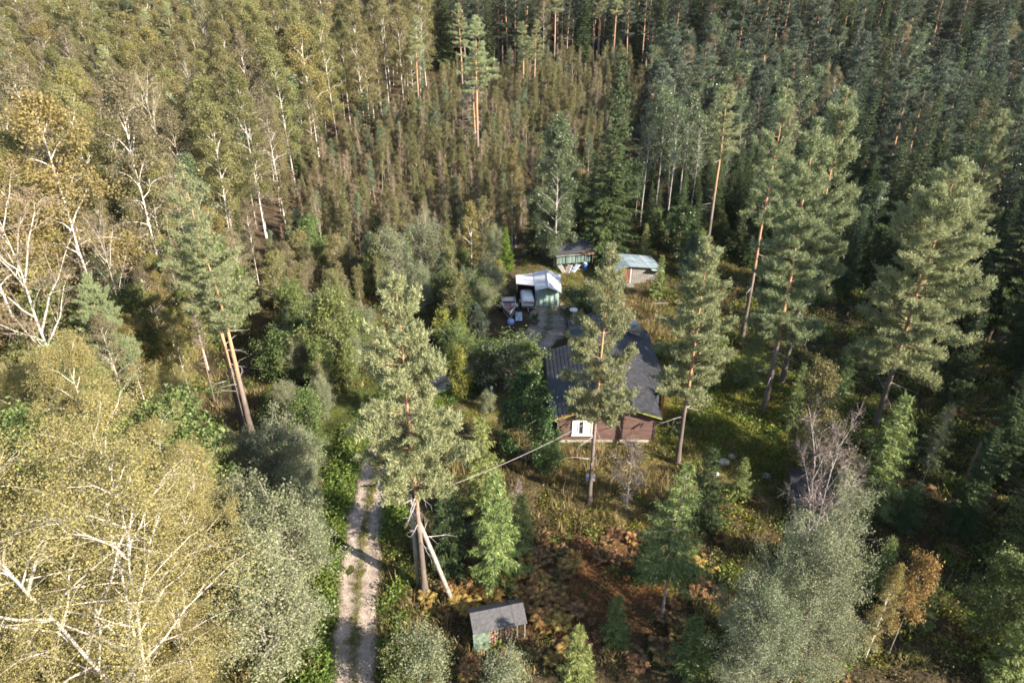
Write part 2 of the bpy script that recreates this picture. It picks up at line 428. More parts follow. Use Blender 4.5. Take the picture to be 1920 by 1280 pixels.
def build_road():
    rng = np.random.default_rng(5)
    d = np.gradient(RC, axis=0); d /= np.linalg.norm(d, axis=1)[:, None]
    nrm = np.stack([d[:, 1], -d[:, 0]], 1)
    prof = [(-1.0, -0.05), (-0.88, 0.045), (-0.62, 0.035), (-0.5, 0.015), (-0.32, 0.02), (-0.15, 0.07), (0, 0.085), (0.15, 0.07), (0.32, 0.02), (0.5, 0.015), (0.62, 0.035), (0.88, 0.045), (1.0, -0.05)]
    V = []
    for k, p in enumerate(RC):
        hw = 1.42 + 0.8 * max(0, min(1, (p[1] - 58) / 8)) + 0.12 * math.sin(k * 0.7) + 0.08 * math.sin(k * 1.9)
        for s, z in prof:
            q = p + nrm[k] * s * hw * (1 + (rng.normal(0, 0.03) if abs(s) > 0.8 else 0))
            V.append((q[0], q[1], z + 0.02 + float(gz(*p)) + rng.normal(0, 0.006)))
    n = len(prof); T = []
    for k in range(len(RC) - 1):
        for j in range(n - 1):
            a = k * n + j
            T += [(a, a + 1, a + n + 1), (a, a + n + 1, a + n)]
    me = new_mesh("gravel_road", V, T, True)
    at = me.attributes.new("across", 'FLOAT', 'POINT'); at.data.foreach_set("value", np.tile(np.array([p[0] for p in prof], np.float32), len(RC)))
    m, nt, bs, N, L = nodes("gravel")
    tc = N("ShaderNodeTexCoord")
    n1 = N("ShaderNodeTexNoise"); n1.inputs["Scale"].default_value = 0.9; n1.inputs["Detail"].default_value = 6
    n2 = N("ShaderNodeTexVoronoi"); n2.inputs["Scale"].default_value = 9
    n3 = N("ShaderNodeTexNoise"); n3.inputs["Scale"].default_value = 12; n3.inputs["Detail"].default_value = 4
    for q in (n1, n2, n3): L(tc.outputs["Object"], q.inputs["Vector"])
    r = ramp(nt, [(0.3, (0.17, 0.145, 0.125)), (0.5, (0.28, 0.24, 0.21)), (0.72, (0.37, 0.325, 0.285))]); L(n1.outputs[0], r.inputs[0])
    r3 = ramp(nt, [(0.3, (0.7, 0.7, 0.7)), (0.7, (1.25, 1.22, 1.2))]); L(n3.outputs[0], r3.inputs[0])
    mx = N("ShaderNodeMix"); mx.data_type = 'RGBA'; mx.blend_type = 'MULTIPLY'; mx.inputs[0].default_value = 1
    L(r.outputs[0], mx.inputs[6]); L(r3.outputs[0], mx.inputs[7])
    ac = N("ShaderNodeAttribute"); ac.attribute_name = "across"
    ab = N("ShaderNodeMath"); ab.operation = 'ABSOLUTE'; L(ac.outputs["Fac"], ab.inputs[0])
    n4 = N("ShaderNodeTexNoise"); n4.inputs["Scale"].default_value = 2.2; n4.inputs["Detail"].default_value = 6; L(tc.outputs["Object"], n4.inputs["Vector"])
    ma = N("ShaderNodeMath"); ma.operation = 'MULTIPLY_ADD'; ma.inputs[1].default_value = 0.7; L(n4.outputs[0], ma.inputs[0])
    sb = N("ShaderNodeMath"); sb.operation = 'SUBTRACT'; sb.inputs[1].default_value = 0.35; L(ab.outputs[0], sb.inputs[0]); L(sb.outputs[0], ma.inputs[2])
    rs = ramp(nt, [(0.06, (0.5, 0.52, 0.34)), (0.18, (0.85, 0.82, 0.72)), (0.32, (1.15, 1.1, 1.04)), (0.72, (1.2, 1.14, 1.08)), (0.85, (0.75, 0.72, 0.6)), (0.98, (0.4, 0.42, 0.26))]); L(ma.outputs[0], rs.inputs[0])
    m5 = N("ShaderNodeMix"); m5.data_type = 'RGBA'; m5.blend_type = 'MULTIPLY'; m5.inputs[0].default_value = 1
    L(mx.outputs[2], m5.inputs[6]); L(rs.outputs[0], m5.inputs[7]); L(m5.outputs[2], bs.inputs["Base Color"])
    bs.inputs["Roughness"].default_value = 0.95; bs.inputs["Specular IOR Level"].default_value = 0.15
    b = N("ShaderNodeBump"); b.inputs["Distance"].default_value = 0.03; L(n2.outputs[0], b.inputs["Height"]); L(b.outputs[0], bs.inputs["Normal"])
    tag(link("gravel_road", me, m), kind="structure")


build_road()

# ------------------------------------------------------------------ buildings and yard
def board_mat(name, c, rough=0.75):
    return noise_mat(name, tuple(v * 0.62 for v in c), tuple(v * 1.2 for v in c), 2.2, rough, 0.3, 0.2, 0, 6, (0.6, 6, 6))


M['siding'] = board_mat("brown_siding", (0.115, 0.066, 0.054))
M['siding_core'] = plain("dark_wall", (0.05, 0.03, 0.025), 0.9)
M['roof'] = noise_mat("dark_roof_tiles", (0.012, 0.012, 0.015), (0.028, 0.027, 0.031), 1.2, 0.55, 0.5, 0.1)
M['roof_right'] = noise_mat("glare_pale_roof_tiles", (0.022, 0.022, 0.026), (0.052, 0.05, 0.054), 2.5, 0.6, 0.4, 0.15)  # same tiles as the left slope, colour made paler for the sun's glancing glare
M['felt'] = noise_mat("roofing_felt", (0.055, 0.053, 0.058), (0.085, 0.083, 0.088), 6, 0.75, 0.35, 0.1)
M['lime'] = noise_mat("mossy_verge_board", (0.13, 0.15, 0.035), (0.30, 0.32, 0.07), 5, 0.8, 0.2)
M['litter'] = leaf_mat("fallen_leaves", [(0, (0.22, 0.11, 0.05)), (1, (0.5, 0.28, 0.12))], 0.1, 0.7, 0.2, 0)
M['white'] = plain("white_paint", (0.74, 0.73, 0.70), 0.5)
M['dirty_white'] = noise_mat("weathered_white", (0.46, 0.45, 0.44), (0.70, 0.69, 0.67), 1.2, 0.6, 0.4)
M['white_sheet'] = noise_mat("white_roof_sheet", (0.50, 0.50, 0.52), (0.62, 0.62, 0.64), 0.9, 0.5, 0.4)
M['curtain'] = noise_mat("pale_curtain", (0.5, 0.5, 0.48), (0.75, 0.75, 0.72), 6, 0.8, 0.2, stretch=(6, 6, 0.5))
M['concrete'] = noise_mat("concrete", (0.25, 0.23, 0.19), (0.42, 0.39, 0.33), 3, 0.9, 0.2, 0.2)
M['black'] = plain("black_metal", (0.02, 0.02, 0.022), 0.5)
M['metal'] = plain("galvanised_metal", (0.45, 0.46, 0.48), 0.4, 0.6)
M['pole'] = noise_mat("grey_pole_wood", (0.18, 0.165, 0.14), (0.33, 0.305, 0.265), 2, 0.85, 0.2, 0.2, stretch=(4, 4, 0.5))
M['cable'] = plain("grey_cable", (0.32, 0.27, 0.28), 0.6)
M['tarp_green'] = noise_mat("pale_green_tarp", (0.22, 0.31, 0.27), (0.34, 0.43, 0.38), 1.2, 0.55, 0.4)
M['tarp_dark'] = noise_mat("grey_green_curtain", (0.10, 0.15, 0.13), (0.22, 0.30, 0.26), 2, 0.7, 0.3, stretch=(5, 5, 0.6))
M['tarp_shed'] = noise_mat("mottled_green_tarp", (0.055, 0.085, 0.06), (0.15, 0.19, 0.145), 5, 0.8, 0.2)
M['tarp_blue'] = noise_mat("blue_tarp", (0.24, 0.30, 0.38), (0.42, 0.47, 0.55), 2, 0.6, 0.4)
M['orange_wood'] = board_mat("orange_wood", (0.36, 0.14, 0.05))
M['grey_wood'] = board_mat("grey_wood", (0.20, 0.18, 0.165))
M['dark_wood'] = board_mat("dark_wood", (0.07, 0.055, 0.05))
M['red_door'] = board_mat("red_brown_door", (0.17, 0.05, 0.03))
M['blue_roof'] = noise_mat("blue_grey_roof_sheet", (0.13, 0.17, 0.20), (0.22, 0.27, 0.29), 1.1, 0.6, 0.4)
M['blue'] = plain("blue_plastic", (0.05, 0.13, 0.42), 0.4)
M['pale_blue'] = plain("pale_blue_plastic", (0.25, 0.33, 0.6), 0.4)
M['boat'] = noise_mat("weathered_boat_hull", (0.40, 0.37, 0.37), (0.60, 0.57, 0.56), 3, 0.5, 0.4)
M['red'] = plain("dark_red_paint", (0.28, 0.06, 0.06), 0.6)
M['rubber'] = plain("tyre_rubber", (0.025, 0.025, 0.025), 0.8)
M['log'] = noise_mat("split_firewood", (0.16, 0.10, 0.07), (0.36, 0.25, 0.18), 5, 0.9, 0.2, 0.3)
M['stone'] = noise_mat("pale_granite", (0.28, 0.27, 0.25), (0.52, 0.50, 0.47), 4, 0.85, 0.3, 0.4)
mg, ntg, bsg, _, _ = nodes("window_glass")
bsg.inputs["Base Color"].default_value = (0.03, 0.035, 0.04, 1); bsg.inputs["Roughness"].default_value = 0.06; bsg.inputs["Specular IOR Level"].default_value = 0.7
M['glass'] = mg


def tiled_slope(name, corner, du, dv, lu, lv, parent, mat, course=0.36, wave=0.30, amp=0.006, step=0.04):
    """Roof tiles in stepped courses: corner is the ridge end, du along the ridge, dv down the slope."""
    corner, du, dv = np.array(corner, float), unit3(du), unit3(dv)
    nn = unit3(np.cross(du, dv)); nn = nn if nn[2] > 0 else -nn
    nc = max(1, int(round(lv / course))); nu = int(lu / wave * 6)
    uu = np.linspace(0, lu, nu + 1)
    w = amp * np.abs(np.sin(uu / wave * math.pi)) ** 0.7
    V, T = [], []
    for c in range(nc):
        v0, v1 = lv * c / nc, lv * (c + 1) / nc
        for v, z in ((v0, 0.008), (v1, 0.008 + step), (v1, -0.005)):
            V.append(corner + du * uu[:, None] + dv * v + nn * (z + w * (1 if z > 0 else 0))[:, None])
    V = np.concatenate(V); k = nu + 1
    for r in range(nc * 3 - 1):
        i = r * k + np.arange(nu)
        T.append(np.stack([i, i + 1, i + k + 1], 1)); T.append(np.stack([i, i + k + 1, i + k], 1))
    o = link(name, new_mesh(name, V, np.concatenate(T)), mat, parent)
    o["kind"] = "stuff"
    return o


def unit3(a):
    a = np.asarray(a, float); return a / np.linalg.norm(a)


def build_house():
    r = thing("wooden_house", (7.8, 50, 0), "low brown wooden house with dark tiled gable roof in the clearing", "house")
    S = 0.345; RZ, RX = 4.32, 0.1
    ez = lambda x: RZ - S * abs(x - RX)
    g = Geo(); g.box(-3.82, 3.80, -4.18, 5.9, -0.3, 0.42); part("foundation", g, M['concrete'], r)
    g = Geo(); g.prism([(-3.92, 0.42), (3.86, 0.42), (3.86, ez(3.86) - 0.16), (RX, RZ - 0.16), (-3.92, ez(-3.92) - 0.16)], 'y', -4.24, 5.95); part("wall", g, M['siding_core'], r)
    g = Geo(); g.box(-1.2, 5.3, 5.96, 10.7, 0, 2.3); g.box(3.87, 5.3, 0.2, 5.94, 0, 2.25); part("wing_wall", g, M['siding'], r)
    z, k = 0.36, 0
    while z < 3.98:                                          # lapped boards of the gable
        z1 = z + 0.172
        x0 = max(-3.95, RX - (RZ - 0.2 - z1) / S); x1 = min(3.89, RX + (RZ - 0.2 - z1) / S)
        if x1 - x0 > 0.3:
            g = Geo(); y = -4.245
            g.hexa([(x0, y - 0.045, z), (x1, y - 0.045, z), (x1, y, z), (x0, y, z), (x0, y - 0.012, z1 - 0.012), (x1, y - 0.012, z1 - 0.012), (x1, y, z1 - 0.012), (x0, y, z1 - 0.012)])
            part("plank", g, M['siding'], r)
        z = z1; k += 1
    for x in (-3.97, 3.91):
        g = Geo(); g.box(x - 0.06, x + 0.06, -4.33, -4.2, 0.3, ez(x) - 0.2); part("corner_board", g, M['siding_core'], r)
    # roof decks with tiles
    g = Geo()
    F, B, W = -4.85, 6.35, 11.2
    g.slab([(-4.65, F, ez(-4.65)), (RX, F, RZ), (RX, B, RZ), (-4.65, B, ez(-4.65))], 0.12)
    g.slab([(RX, F, RZ), (4.3, F, ez(4.3)), (4.3, W, ez(4.3)), (RX, W, RZ)], 0.12)
    g.slab([(4.3, -0.8, ez(4.3)), (5.85, -0.8, ez(5.85)), (5.85, W, ez(5.85)), (4.3, W, ez(4.3))], 0.12)
    g.slab([(-2.2, B + 0.01, ez(-2.2)), (RX, B + 0.01, RZ), (RX, W, RZ), (-2.2, W, ez(-2.2))], 0.12)
    roof = part("roof", g, M['roof'], r)
    sl = math.hypot(1, S)
    tiled_slope("tiles", (RX, F, RZ), (0, 1, 0), (-1, 0, -S), B - F, 4.75 * sl, roof, M['roof'])
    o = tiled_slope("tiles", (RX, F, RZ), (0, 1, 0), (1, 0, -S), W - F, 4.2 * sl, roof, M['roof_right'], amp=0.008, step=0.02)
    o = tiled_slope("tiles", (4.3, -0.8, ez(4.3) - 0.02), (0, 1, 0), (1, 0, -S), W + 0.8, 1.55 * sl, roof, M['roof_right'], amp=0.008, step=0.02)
    g = Geo(); g.tube([(RX, F - 0.02, RZ + 0.03), (RX, W, RZ + 0.03)], 0.09, 8, True); part("ridge_cap", g, M['roof'], roof)
    for sx, xe in ((-1, -4.65), (1, 4.3)):                   # mossy verge boards along the gable
        g = Geo(); a, b = (RX, RZ), (xe, ez(xe))
        g.hexa([(a[0], F - 0.05, a[1] - 0.09), (b[0], F - 0.05, b[1] - 0.09), (b[0], F, b[1] - 0.09), (a[0], F, a[1] - 0.09),
                (a[0], F - 0.05, a[1] + 0.01), (b[0], F - 0.05, b[1] + 0.01), (b[0], F, b[1] + 0.01), (a[0], F, a[1] + 0.01)])
        part("verge_board", g, M['lime'], roof)
    rg = np.random.default_rng(4); n = 260                   # dead leaves caught along the verge
    x = rg.uniform(-4.4, -0.6, n); P = np.stack([x, F + np.abs(rg.normal(0.05, 0.06, n)), RZ - S * np.abs(x - RX) + 0.05], 1)
    g = Geo(); g.add(*leaves(rg, P, 0.11, False)); q = part("fallen_leaves", g, M['litter'], roof); q["kind"] = "stuff"
    for x, y0, y1 in ((-4.7, F, B), (4.36, F, -0.85), (5.91, -0.8, W)):
        g = Geo(); zz = ez(x) - 0.06; g.tube([(x, y0, zz), (x, y1, zz)], 0.065, 8, True); part("gutter", g, M['black'], r)
    g = Geo(); g.tube([(-4.68, F + 0.2, 2.6), (-4.35, F + 0.45, 2.35), (-4.04, -4.3, 2.1), (-4.04, -4.3, 0.15)], 0.05, 8, True); part("downpipe", g, M['grey_wood'], r)
    g = Geo(); g.tube([(4.36, F + 0.2, 2.75), (4.2, F + 0.4, 2.5), (3.98, -4.32, 2.3), (3.98, -4.32, 0.15)], 0.05, 8, True); part("downpipe", g, M['black'], r)
    # window in the gable
    wn_ = link("window", None, None, r); wn_.location = (-2.02, -4.30, 1.58)
    fr = lambda *b: [g.box(*q) for q in b]
    g = Geo(); hw, hh = 0.83, 0.70
    fr((-hw, hw, -0.07, 0.03, hh - 0.09, hh), (-hw, hw, -0.07, 0.03, -hh, -hh + 0.09), (-hw, -hw + 0.09, -0.07, 0.03, -hh + 0.09, hh - 0.09), (hw - 0.09, hw, -0.07, 0.03, -hh + 0.09, hh - 0.09),
       (-0.34, -0.26, -0.06, 0.03, -hh + 0.09, hh - 0.09), (0.06, 0.14, -0.06, 0.03, -hh + 0.09, hh - 0.09))
    part("frame", g, M['white'], wn_)
    for a, b in ((-hw + 0.09, -0.34), (-0.26, 0.06), (0.14, hw - 0.09)):
        g = Geo(); g.box(a, b, -0.012, 0.0, -hh + 0.09, hh - 0.09); part("pane", g, M['glass'], wn_)
    for a, b in ((-hw + 0.1, -0.35), (0.15, hw - 0.1)):
        g = Geo(); xs = np.linspace(a, b, 9)
        for i in range(8): g.box(xs[i], xs[i + 1] - 0.012, -0.022 - 0.006 * (i % 2), -0.014, -hh + 0.1, hh - 0.1)
        part("curtain", g, M['curtain'], wn_)
    g = Geo(); g.box(-hw - 0.06, hw + 0.06, -0.16, -0.02, -hh - 0.05, -hh - 0.004); part("sill", g, M['white'], wn_)
    for x in (-3.25, 2.85):                                  # wall spotlights
        g = Geo(); g.tube([(x, -4.28, 1.95), (x + 0.02, -4.5, 2.05)], 0.03, 6, True); g.tube([(x + 0.12, -4.46, 2.14), (x - 0.16, -4.66, 1.82)], (0.055, 0.095), 10, True)
        part("wall_lamp", g, M['black'], r)
    g = Geo(); g.box(RX - 0.04, RX + 0.28, -5.06, -4.92, 3.86, 4.06); g.tube([(RX + 0.1, -4.9, 3.95), (RX + 0.1, -4.3, 3.95)], 0.03, 6, True); part("cable_bracket", g, M['dirty_white'], r)
    # glazed porch under the widened eave
    for x, y in ((5.35, -0.45), (5.35, 3.0), (3.97, -0.45)):
        g = Geo(); g.box(x - 0.09, x + 0.09, y - 0.09, y + 0.09, 0, ez(x) - 0.14); part("porch_post", g, M['orange_wood'], r)
    g = Geo(); g.box(4.1, 5.2, -0.42, -0.38, 0.3, 2.2); part("porch_glass", g, M['glass'], r)
    g = Geo(); g.box(4.75, 4.98, -0.5, -0.43, 0.1, 2.3); part("door_frame", g, M['white'], r)
    g = Geo(); g.box(5.31, 5.39, -0.3, 3.0, 0.1, 0.95); part("porch_rail", g, M['orange_wood'], r)
    g = Geo(); g.box(3.8, 4.9, 9.4, 10.1, 2.6, 3.75); ch = part("chimney", g, M['concrete'], roof)
    g = Geo(); g.hexa([(3.9, 9.35, 3.95), (4.5, 9.35, 3.95), (4.5, 10.0, 4.05), (3.9, 10.0, 4.05), (3.9, 9.35, 3.99), (4.5, 9.35, 3.99), (4.5, 10.0, 4.09), (3.9, 10.0, 4.09)]); g.box(4.1, 4.3, 9.5, 9.8, 3.74, 3.96); part("chimney_cap", g, M['metal'], ch)
    g = Geo(); g.box(3.4, 5.1, 9.2, 9.35, 3.3, 3.36); g.box(5.02, 5.08, 9.2, 9.26, 2.6, 3.3); part("roof_bracket", g, M['grey_wood'], roof)
    return r


build_house()


def pole_and_line():
    r = thing("utility_pole", (-6.0, 30.7, 0), "grey wooden utility pole propped by a slanting strut beside the drive", "pole")
    g = Geo(); g.tube([(0, 0, -0.3), (0.02, 0, 4), (0, 0, 7.7)], (0.15, 0.135, 0.115), 10, True); part("pole", g, M['pole'], r, True)
    g = Geo(); g.tube([(2.35, -1.27, -0.2), (1.3, -0.7, 3.2), (0.1, -0.14, 7.0)], (0.15, 0.14, 0.12), 10, True); part("strut", g, M['pole'], r, True)
    g = Geo(); g.tube([(2.02, -1.1, 0.86), (1.98, -1.07, 1.0)], 0.165, 10, True); part("band", g, M['metal'], r)
    g = Geo(); g.tube([(0, 0, 6.85), (0, 0, 7.0)], 0.15, 10, True); g.box(-0.05, 0.3, -0.2, -0.08, 6.9, 6.98); part("bracket", g, M['black'], r)
    g = Geo(); a, b = np.array([7.95, 45.0, 3.95]), np.array([-5.9, 30.7, 7.35])
    t = np.linspace(0, 1, 24)[:, None]; P = a + (b - a) * t - np.array([0, 0, 1.0]) * 0.55 * 4 * t * (1 - t)
    g.tube(P, 0.016, 6, True)
    o = part("power_line", g, M['cable'], None, True); tag(o, "twisted grey power line from the pole to the house gable", "cable")


pole_and_line()


def wood_shed():
    r = thing("wood_shed", (-0.85, 27.3, 0), "small felt-roofed woodshed with green tarp at the bottom centre", "shed", rz=math.radians(14))
    g = Geo()
    g.slab([(-1.62, -0.85, 1.38), (1.58, -0.85, 1.38), (1.58, 0.12, 2.0), (-1.62, 0.12, 2.0)], 0.07)
    g.slab([(-1.62, 0.12, 2.0), (1.58, 0.12, 2.0), (1.58, 0.85, 1.52), (-1.62, 0.85, 1.52)], 0.07)
    rf = part("roof", g, M['felt'], r)
    for x0, x1 in ((-1.63, -1.16), (0.82, 1.10)):
        g = Geo(); e = 0.012
        g.slab([(x0, -0.87, 1.38 + e), (x1, -0.87, 1.38 + e), (x1, 0.12, 2.0 + e), (x0, 0.12, 2.0 + e)], 0.02)
        g.slab([(x0, 0.12, 2.0 + e), (x1, 0.12, 2.0 + e), (x1, 0.87, 1.52 + e), (x0, 0.87, 1.52 + e)], 0.02)
        part("felt_strip", g, M['felt'], rf)
    for x in (-1.5, -0.2, 1.0, 1.46):
        for y in (-0.72, 0.72):
            g = Geo(); g.tube([(x, y, -0.1), (x, y, 1.42 if y < 0 else 1.52)], 0.045, 7, True); part("post", g, M['pole'], r)
    g = Geo(); g.box(-1.52, 1.48, 0.76, 0.8, 0, 1.45); part("back_wall", g, M['dark_wood'], r)
    g = Geo(); g.box(-1.56, -1.53, -0.75, 0.75, 0, 1.4); part("side_wall", g, M['dark_wood'], r)
    rg = np.random.default_rng(8); V, T = [], []
    nx, nz = 14, 12
    for i in range(nx):
        for j in range(nz):
            x = -1.66 + 0.95 * i / (nx - 1); z = 1.40 - 1.15 * j / (nz - 1)
            V.append((x, -0.90 - 0.30 * (j / nz) - 0.05 * math.sin(i * 1.1 + j * 0.4) * (j / nz) + rg.normal(0, 0.008), z))
    for i in range(nx - 1):
        for j in range(nz - 1):
            a = i * nz + j; T += [(a, a + 1, a + nz + 1), (a, a + nz + 1, a + nz)]
    link("tarp", new_mesh("tarp", V, T, True), M['tarp_shed'], r)
    for k in range(70):                                       # firewood, log by log
        x = rg.uniform(-0.68, 0.75); z = 0.08 + 0.14 * (k // 9) ; y = -0.75 + rg.uniform(0, 0.25)
        lg = 0.42
        g = Geo(); x = -0.66 + (k % 9) * 0.165 + rg.uniform(-0.03, 0.03)
        rr = rg.uniform(0.065, 0.085)
        g.tube([(x, y - lg * 0.4, z), (x + rg.normal(0, 0.02), y + lg * 0.6, z + rg.normal(0, 0.02))], rr, 6, True)
        part("log", g, M['log'], r)


wood_shed()


def sheet_roof(parent, quad, n, mat, name="roof_sheet", th=0.03, gap=0.012):
    """quad: back-left, back-right, front-right, front-left; n separate sheets laid across the slope front to back."""
    q = [np.array(v, float) for v in quad]
    for i in range(n):
        a, b = i / n, (i + 1) / n - gap
        e = np.array([0, 0, 0.012 * (i % 2)])
        g = Geo(); g.slab([q[0] * (1 - b) + q[3] * b + e, q[1] * (1 - b) + q[2] * b + e, q[1] * (1 - a) + q[2] * a + e, q[0] * (1 - a) + q[3] * a + e], th)
        part(name, g, mat, parent)


def carport():
    r = thing("carport", (4.1, 71.6, 0), "white-roofed carport closed by a pale green tarp", "carport")
    sheet_roof(r, [(-1.5, 4.3, 2.38), (0.0, 4.1, 2.9), (0.0, -1.25, 2.9), (-1.45, -0.9, 2.38)], 4, M['white_sheet'])
    sheet_roof(r, [(0.03, 4.1, 2.9), (1.7, 3.9, 2.3), (1.5, -1.2, 2.3), (0.03, -1.25, 2.9)], 4, M['white_sheet'])
    sheet_roof(r, [(-3.65, 4.6, 1.98), (-1.5, 4.3, 2.34), (-1.45, 0.6, 2.34), (-3.6, 1.9, 1.98)], 2, M['white_sheet'])
    g = Geo(); g.tube([(0.015, -1.28, 2.93), (0.015, 4.15, 2.93)], 0.05, 6, True); part("ridge_cap", g, M['dirty_white'], r)
    g = Geo(); g.box(1.52, 1.62, -1.15, 3.85, 2.2, 2.27); part("eave_rail", g, M['metal'], r)
    for x, y, h in ((-1.3, -0.25, 2.4), (1.4, -0.25, 2.25), (-1.3, 4.0, 2.4), (1.4, 3.8, 2.25), (-3.5, 1.9, 1.95), (-3.5, 4.4, 1.95), (0, -0.25, 2.8)):
        g = Geo(); g.box(x - 0.05, x + 0.05, y - 0.05, y + 0.05, -0.1, h - 0.05); part("post", g, M['dark_wood'], r)
    V, T = [], []; nx, nz = 30, 12                           # hanging tarp with folds
    for i in range(nx):
        for j in range(nz):
            x = -1.35 + 2.7 * i / (nx - 1); z = 0.1 + (2.25 + 0.42 * (1 - abs(x) / 1.35)) * j / (nz - 1) - 0.12 * j / (nz - 1)
            V.append((x, -0.36 + 0.07 * math.sin(i * 0.9 + 0.12 * j) * (1 - 0.6 * j / nz) + 0.04 * math.sin(i * 2.3), z))
    for i in range(nx - 1):
        for j in range(nz - 1):
            a = i * nz + j; T += [(a, a + nz, a + nz + 1), (a, a + nz + 1, a + 1)]
    link("tarp", new_mesh("tarp", V, T, True), M['tarp_green'], r)
    g = Geo(); g.prism([(-1.4, 2.28), (1.4, 2.2), (0, 2.78)], 'y', -0.5, -0.44); part("gable_board", g, M['lime'], r)
    g = Geo(); g.box(-1.38, -1.34, -0.2, 4.0, 0, 2.3); part("side_wall", g, M['tarp_blue'], r)
    for q in ((-3.5, -1.4, 4.2, 4.24, 0, 2.0), (1.38, 1.42, -0.2, 3.8, 0, 2.2), (-3.56, -3.52, 1.9, 4.4, 0, 1.9)):
        g = Geo(); g.box(*q); part("wall_panel", g, M['dark_wood'], r)


carport()


def covered_trailer():
    r = thing("covered_trailer", (1.75, 71.7, 0), "trailer under a rounded pale cover beside the carport", "trailer", rz=math.radians(3))
    g = Geo(); g.box(-0.68, 0.68, -1.35, 1.7, 0.42, 0.95); part("body", g, M['dirty_white'], r)
    V, T = [], []; ny, na = 14, 13
    for i in range(ny):
        t = i / (ny - 1); y = -1.4 + 3.1 * t; top = 1.35 + 0.32 * math.sin(math.pi * min(1, 0.25 + t * 0.8)) - (0.35 * max(0, 0.12 - t) / 0.12)
        for j in range(na):
            a = math.pi * j / (na - 1)
            V.append((-0.73 * np.sign(math.cos(a)) * abs(math.cos(a)) ** 0.45, y, 0.9 + (top - 0.9) * abs(math.sin(a)) ** 0.6))
    for i in range(ny - 1):
        for j in range(na - 1):
            a = i * na + j; T += [(a, a + 1, a + na + 1), (a, a + na + 1, a + na)]
    for e, f in ((0, 1), (ny - 1, -1)):
        c = len(V); V.append((0, -1.4 if e == 0 else 1.7, 0.9))
        for j in range(na - 1): T.append((c, e * na + j, e * na + j + 1))
    link("cover", new_mesh("cover", V, T, True), M['dirty_white'], r)
    for x in (-0.78, 0.78):
        g = Geo(); g.tube([(x - 0.09, 0, 0.32), (x + 0.09, 0, 0.32)], 0.32, 16, True); w = part("wheel", g, M['rubber'], r)
        g = Geo(); g.tube([(x - 0.1, 0, 0.32), (x + 0.1, 0, 0.32)], 0.17, 12, True); part("rim", g, M['metal'], w)
        g = Geo(); g.box(x - 0.12, x + 0.12, -0.42, 0.42, 0.68, 0.72); part("mudguard", g, M['metal'], r)
    g = Geo(); g.tube([(0, -1.35, 0.45), (0, -2.3, 0.42)], 0.05, 8, True); part("drawbar", g, M['metal'], r)
    g = Geo(); g.box(-0.66, 0.66, -1.42, -1.36, 0.5, 0.62); part("tail_board", g, M['dark_wood'], r)


covered_trailer()


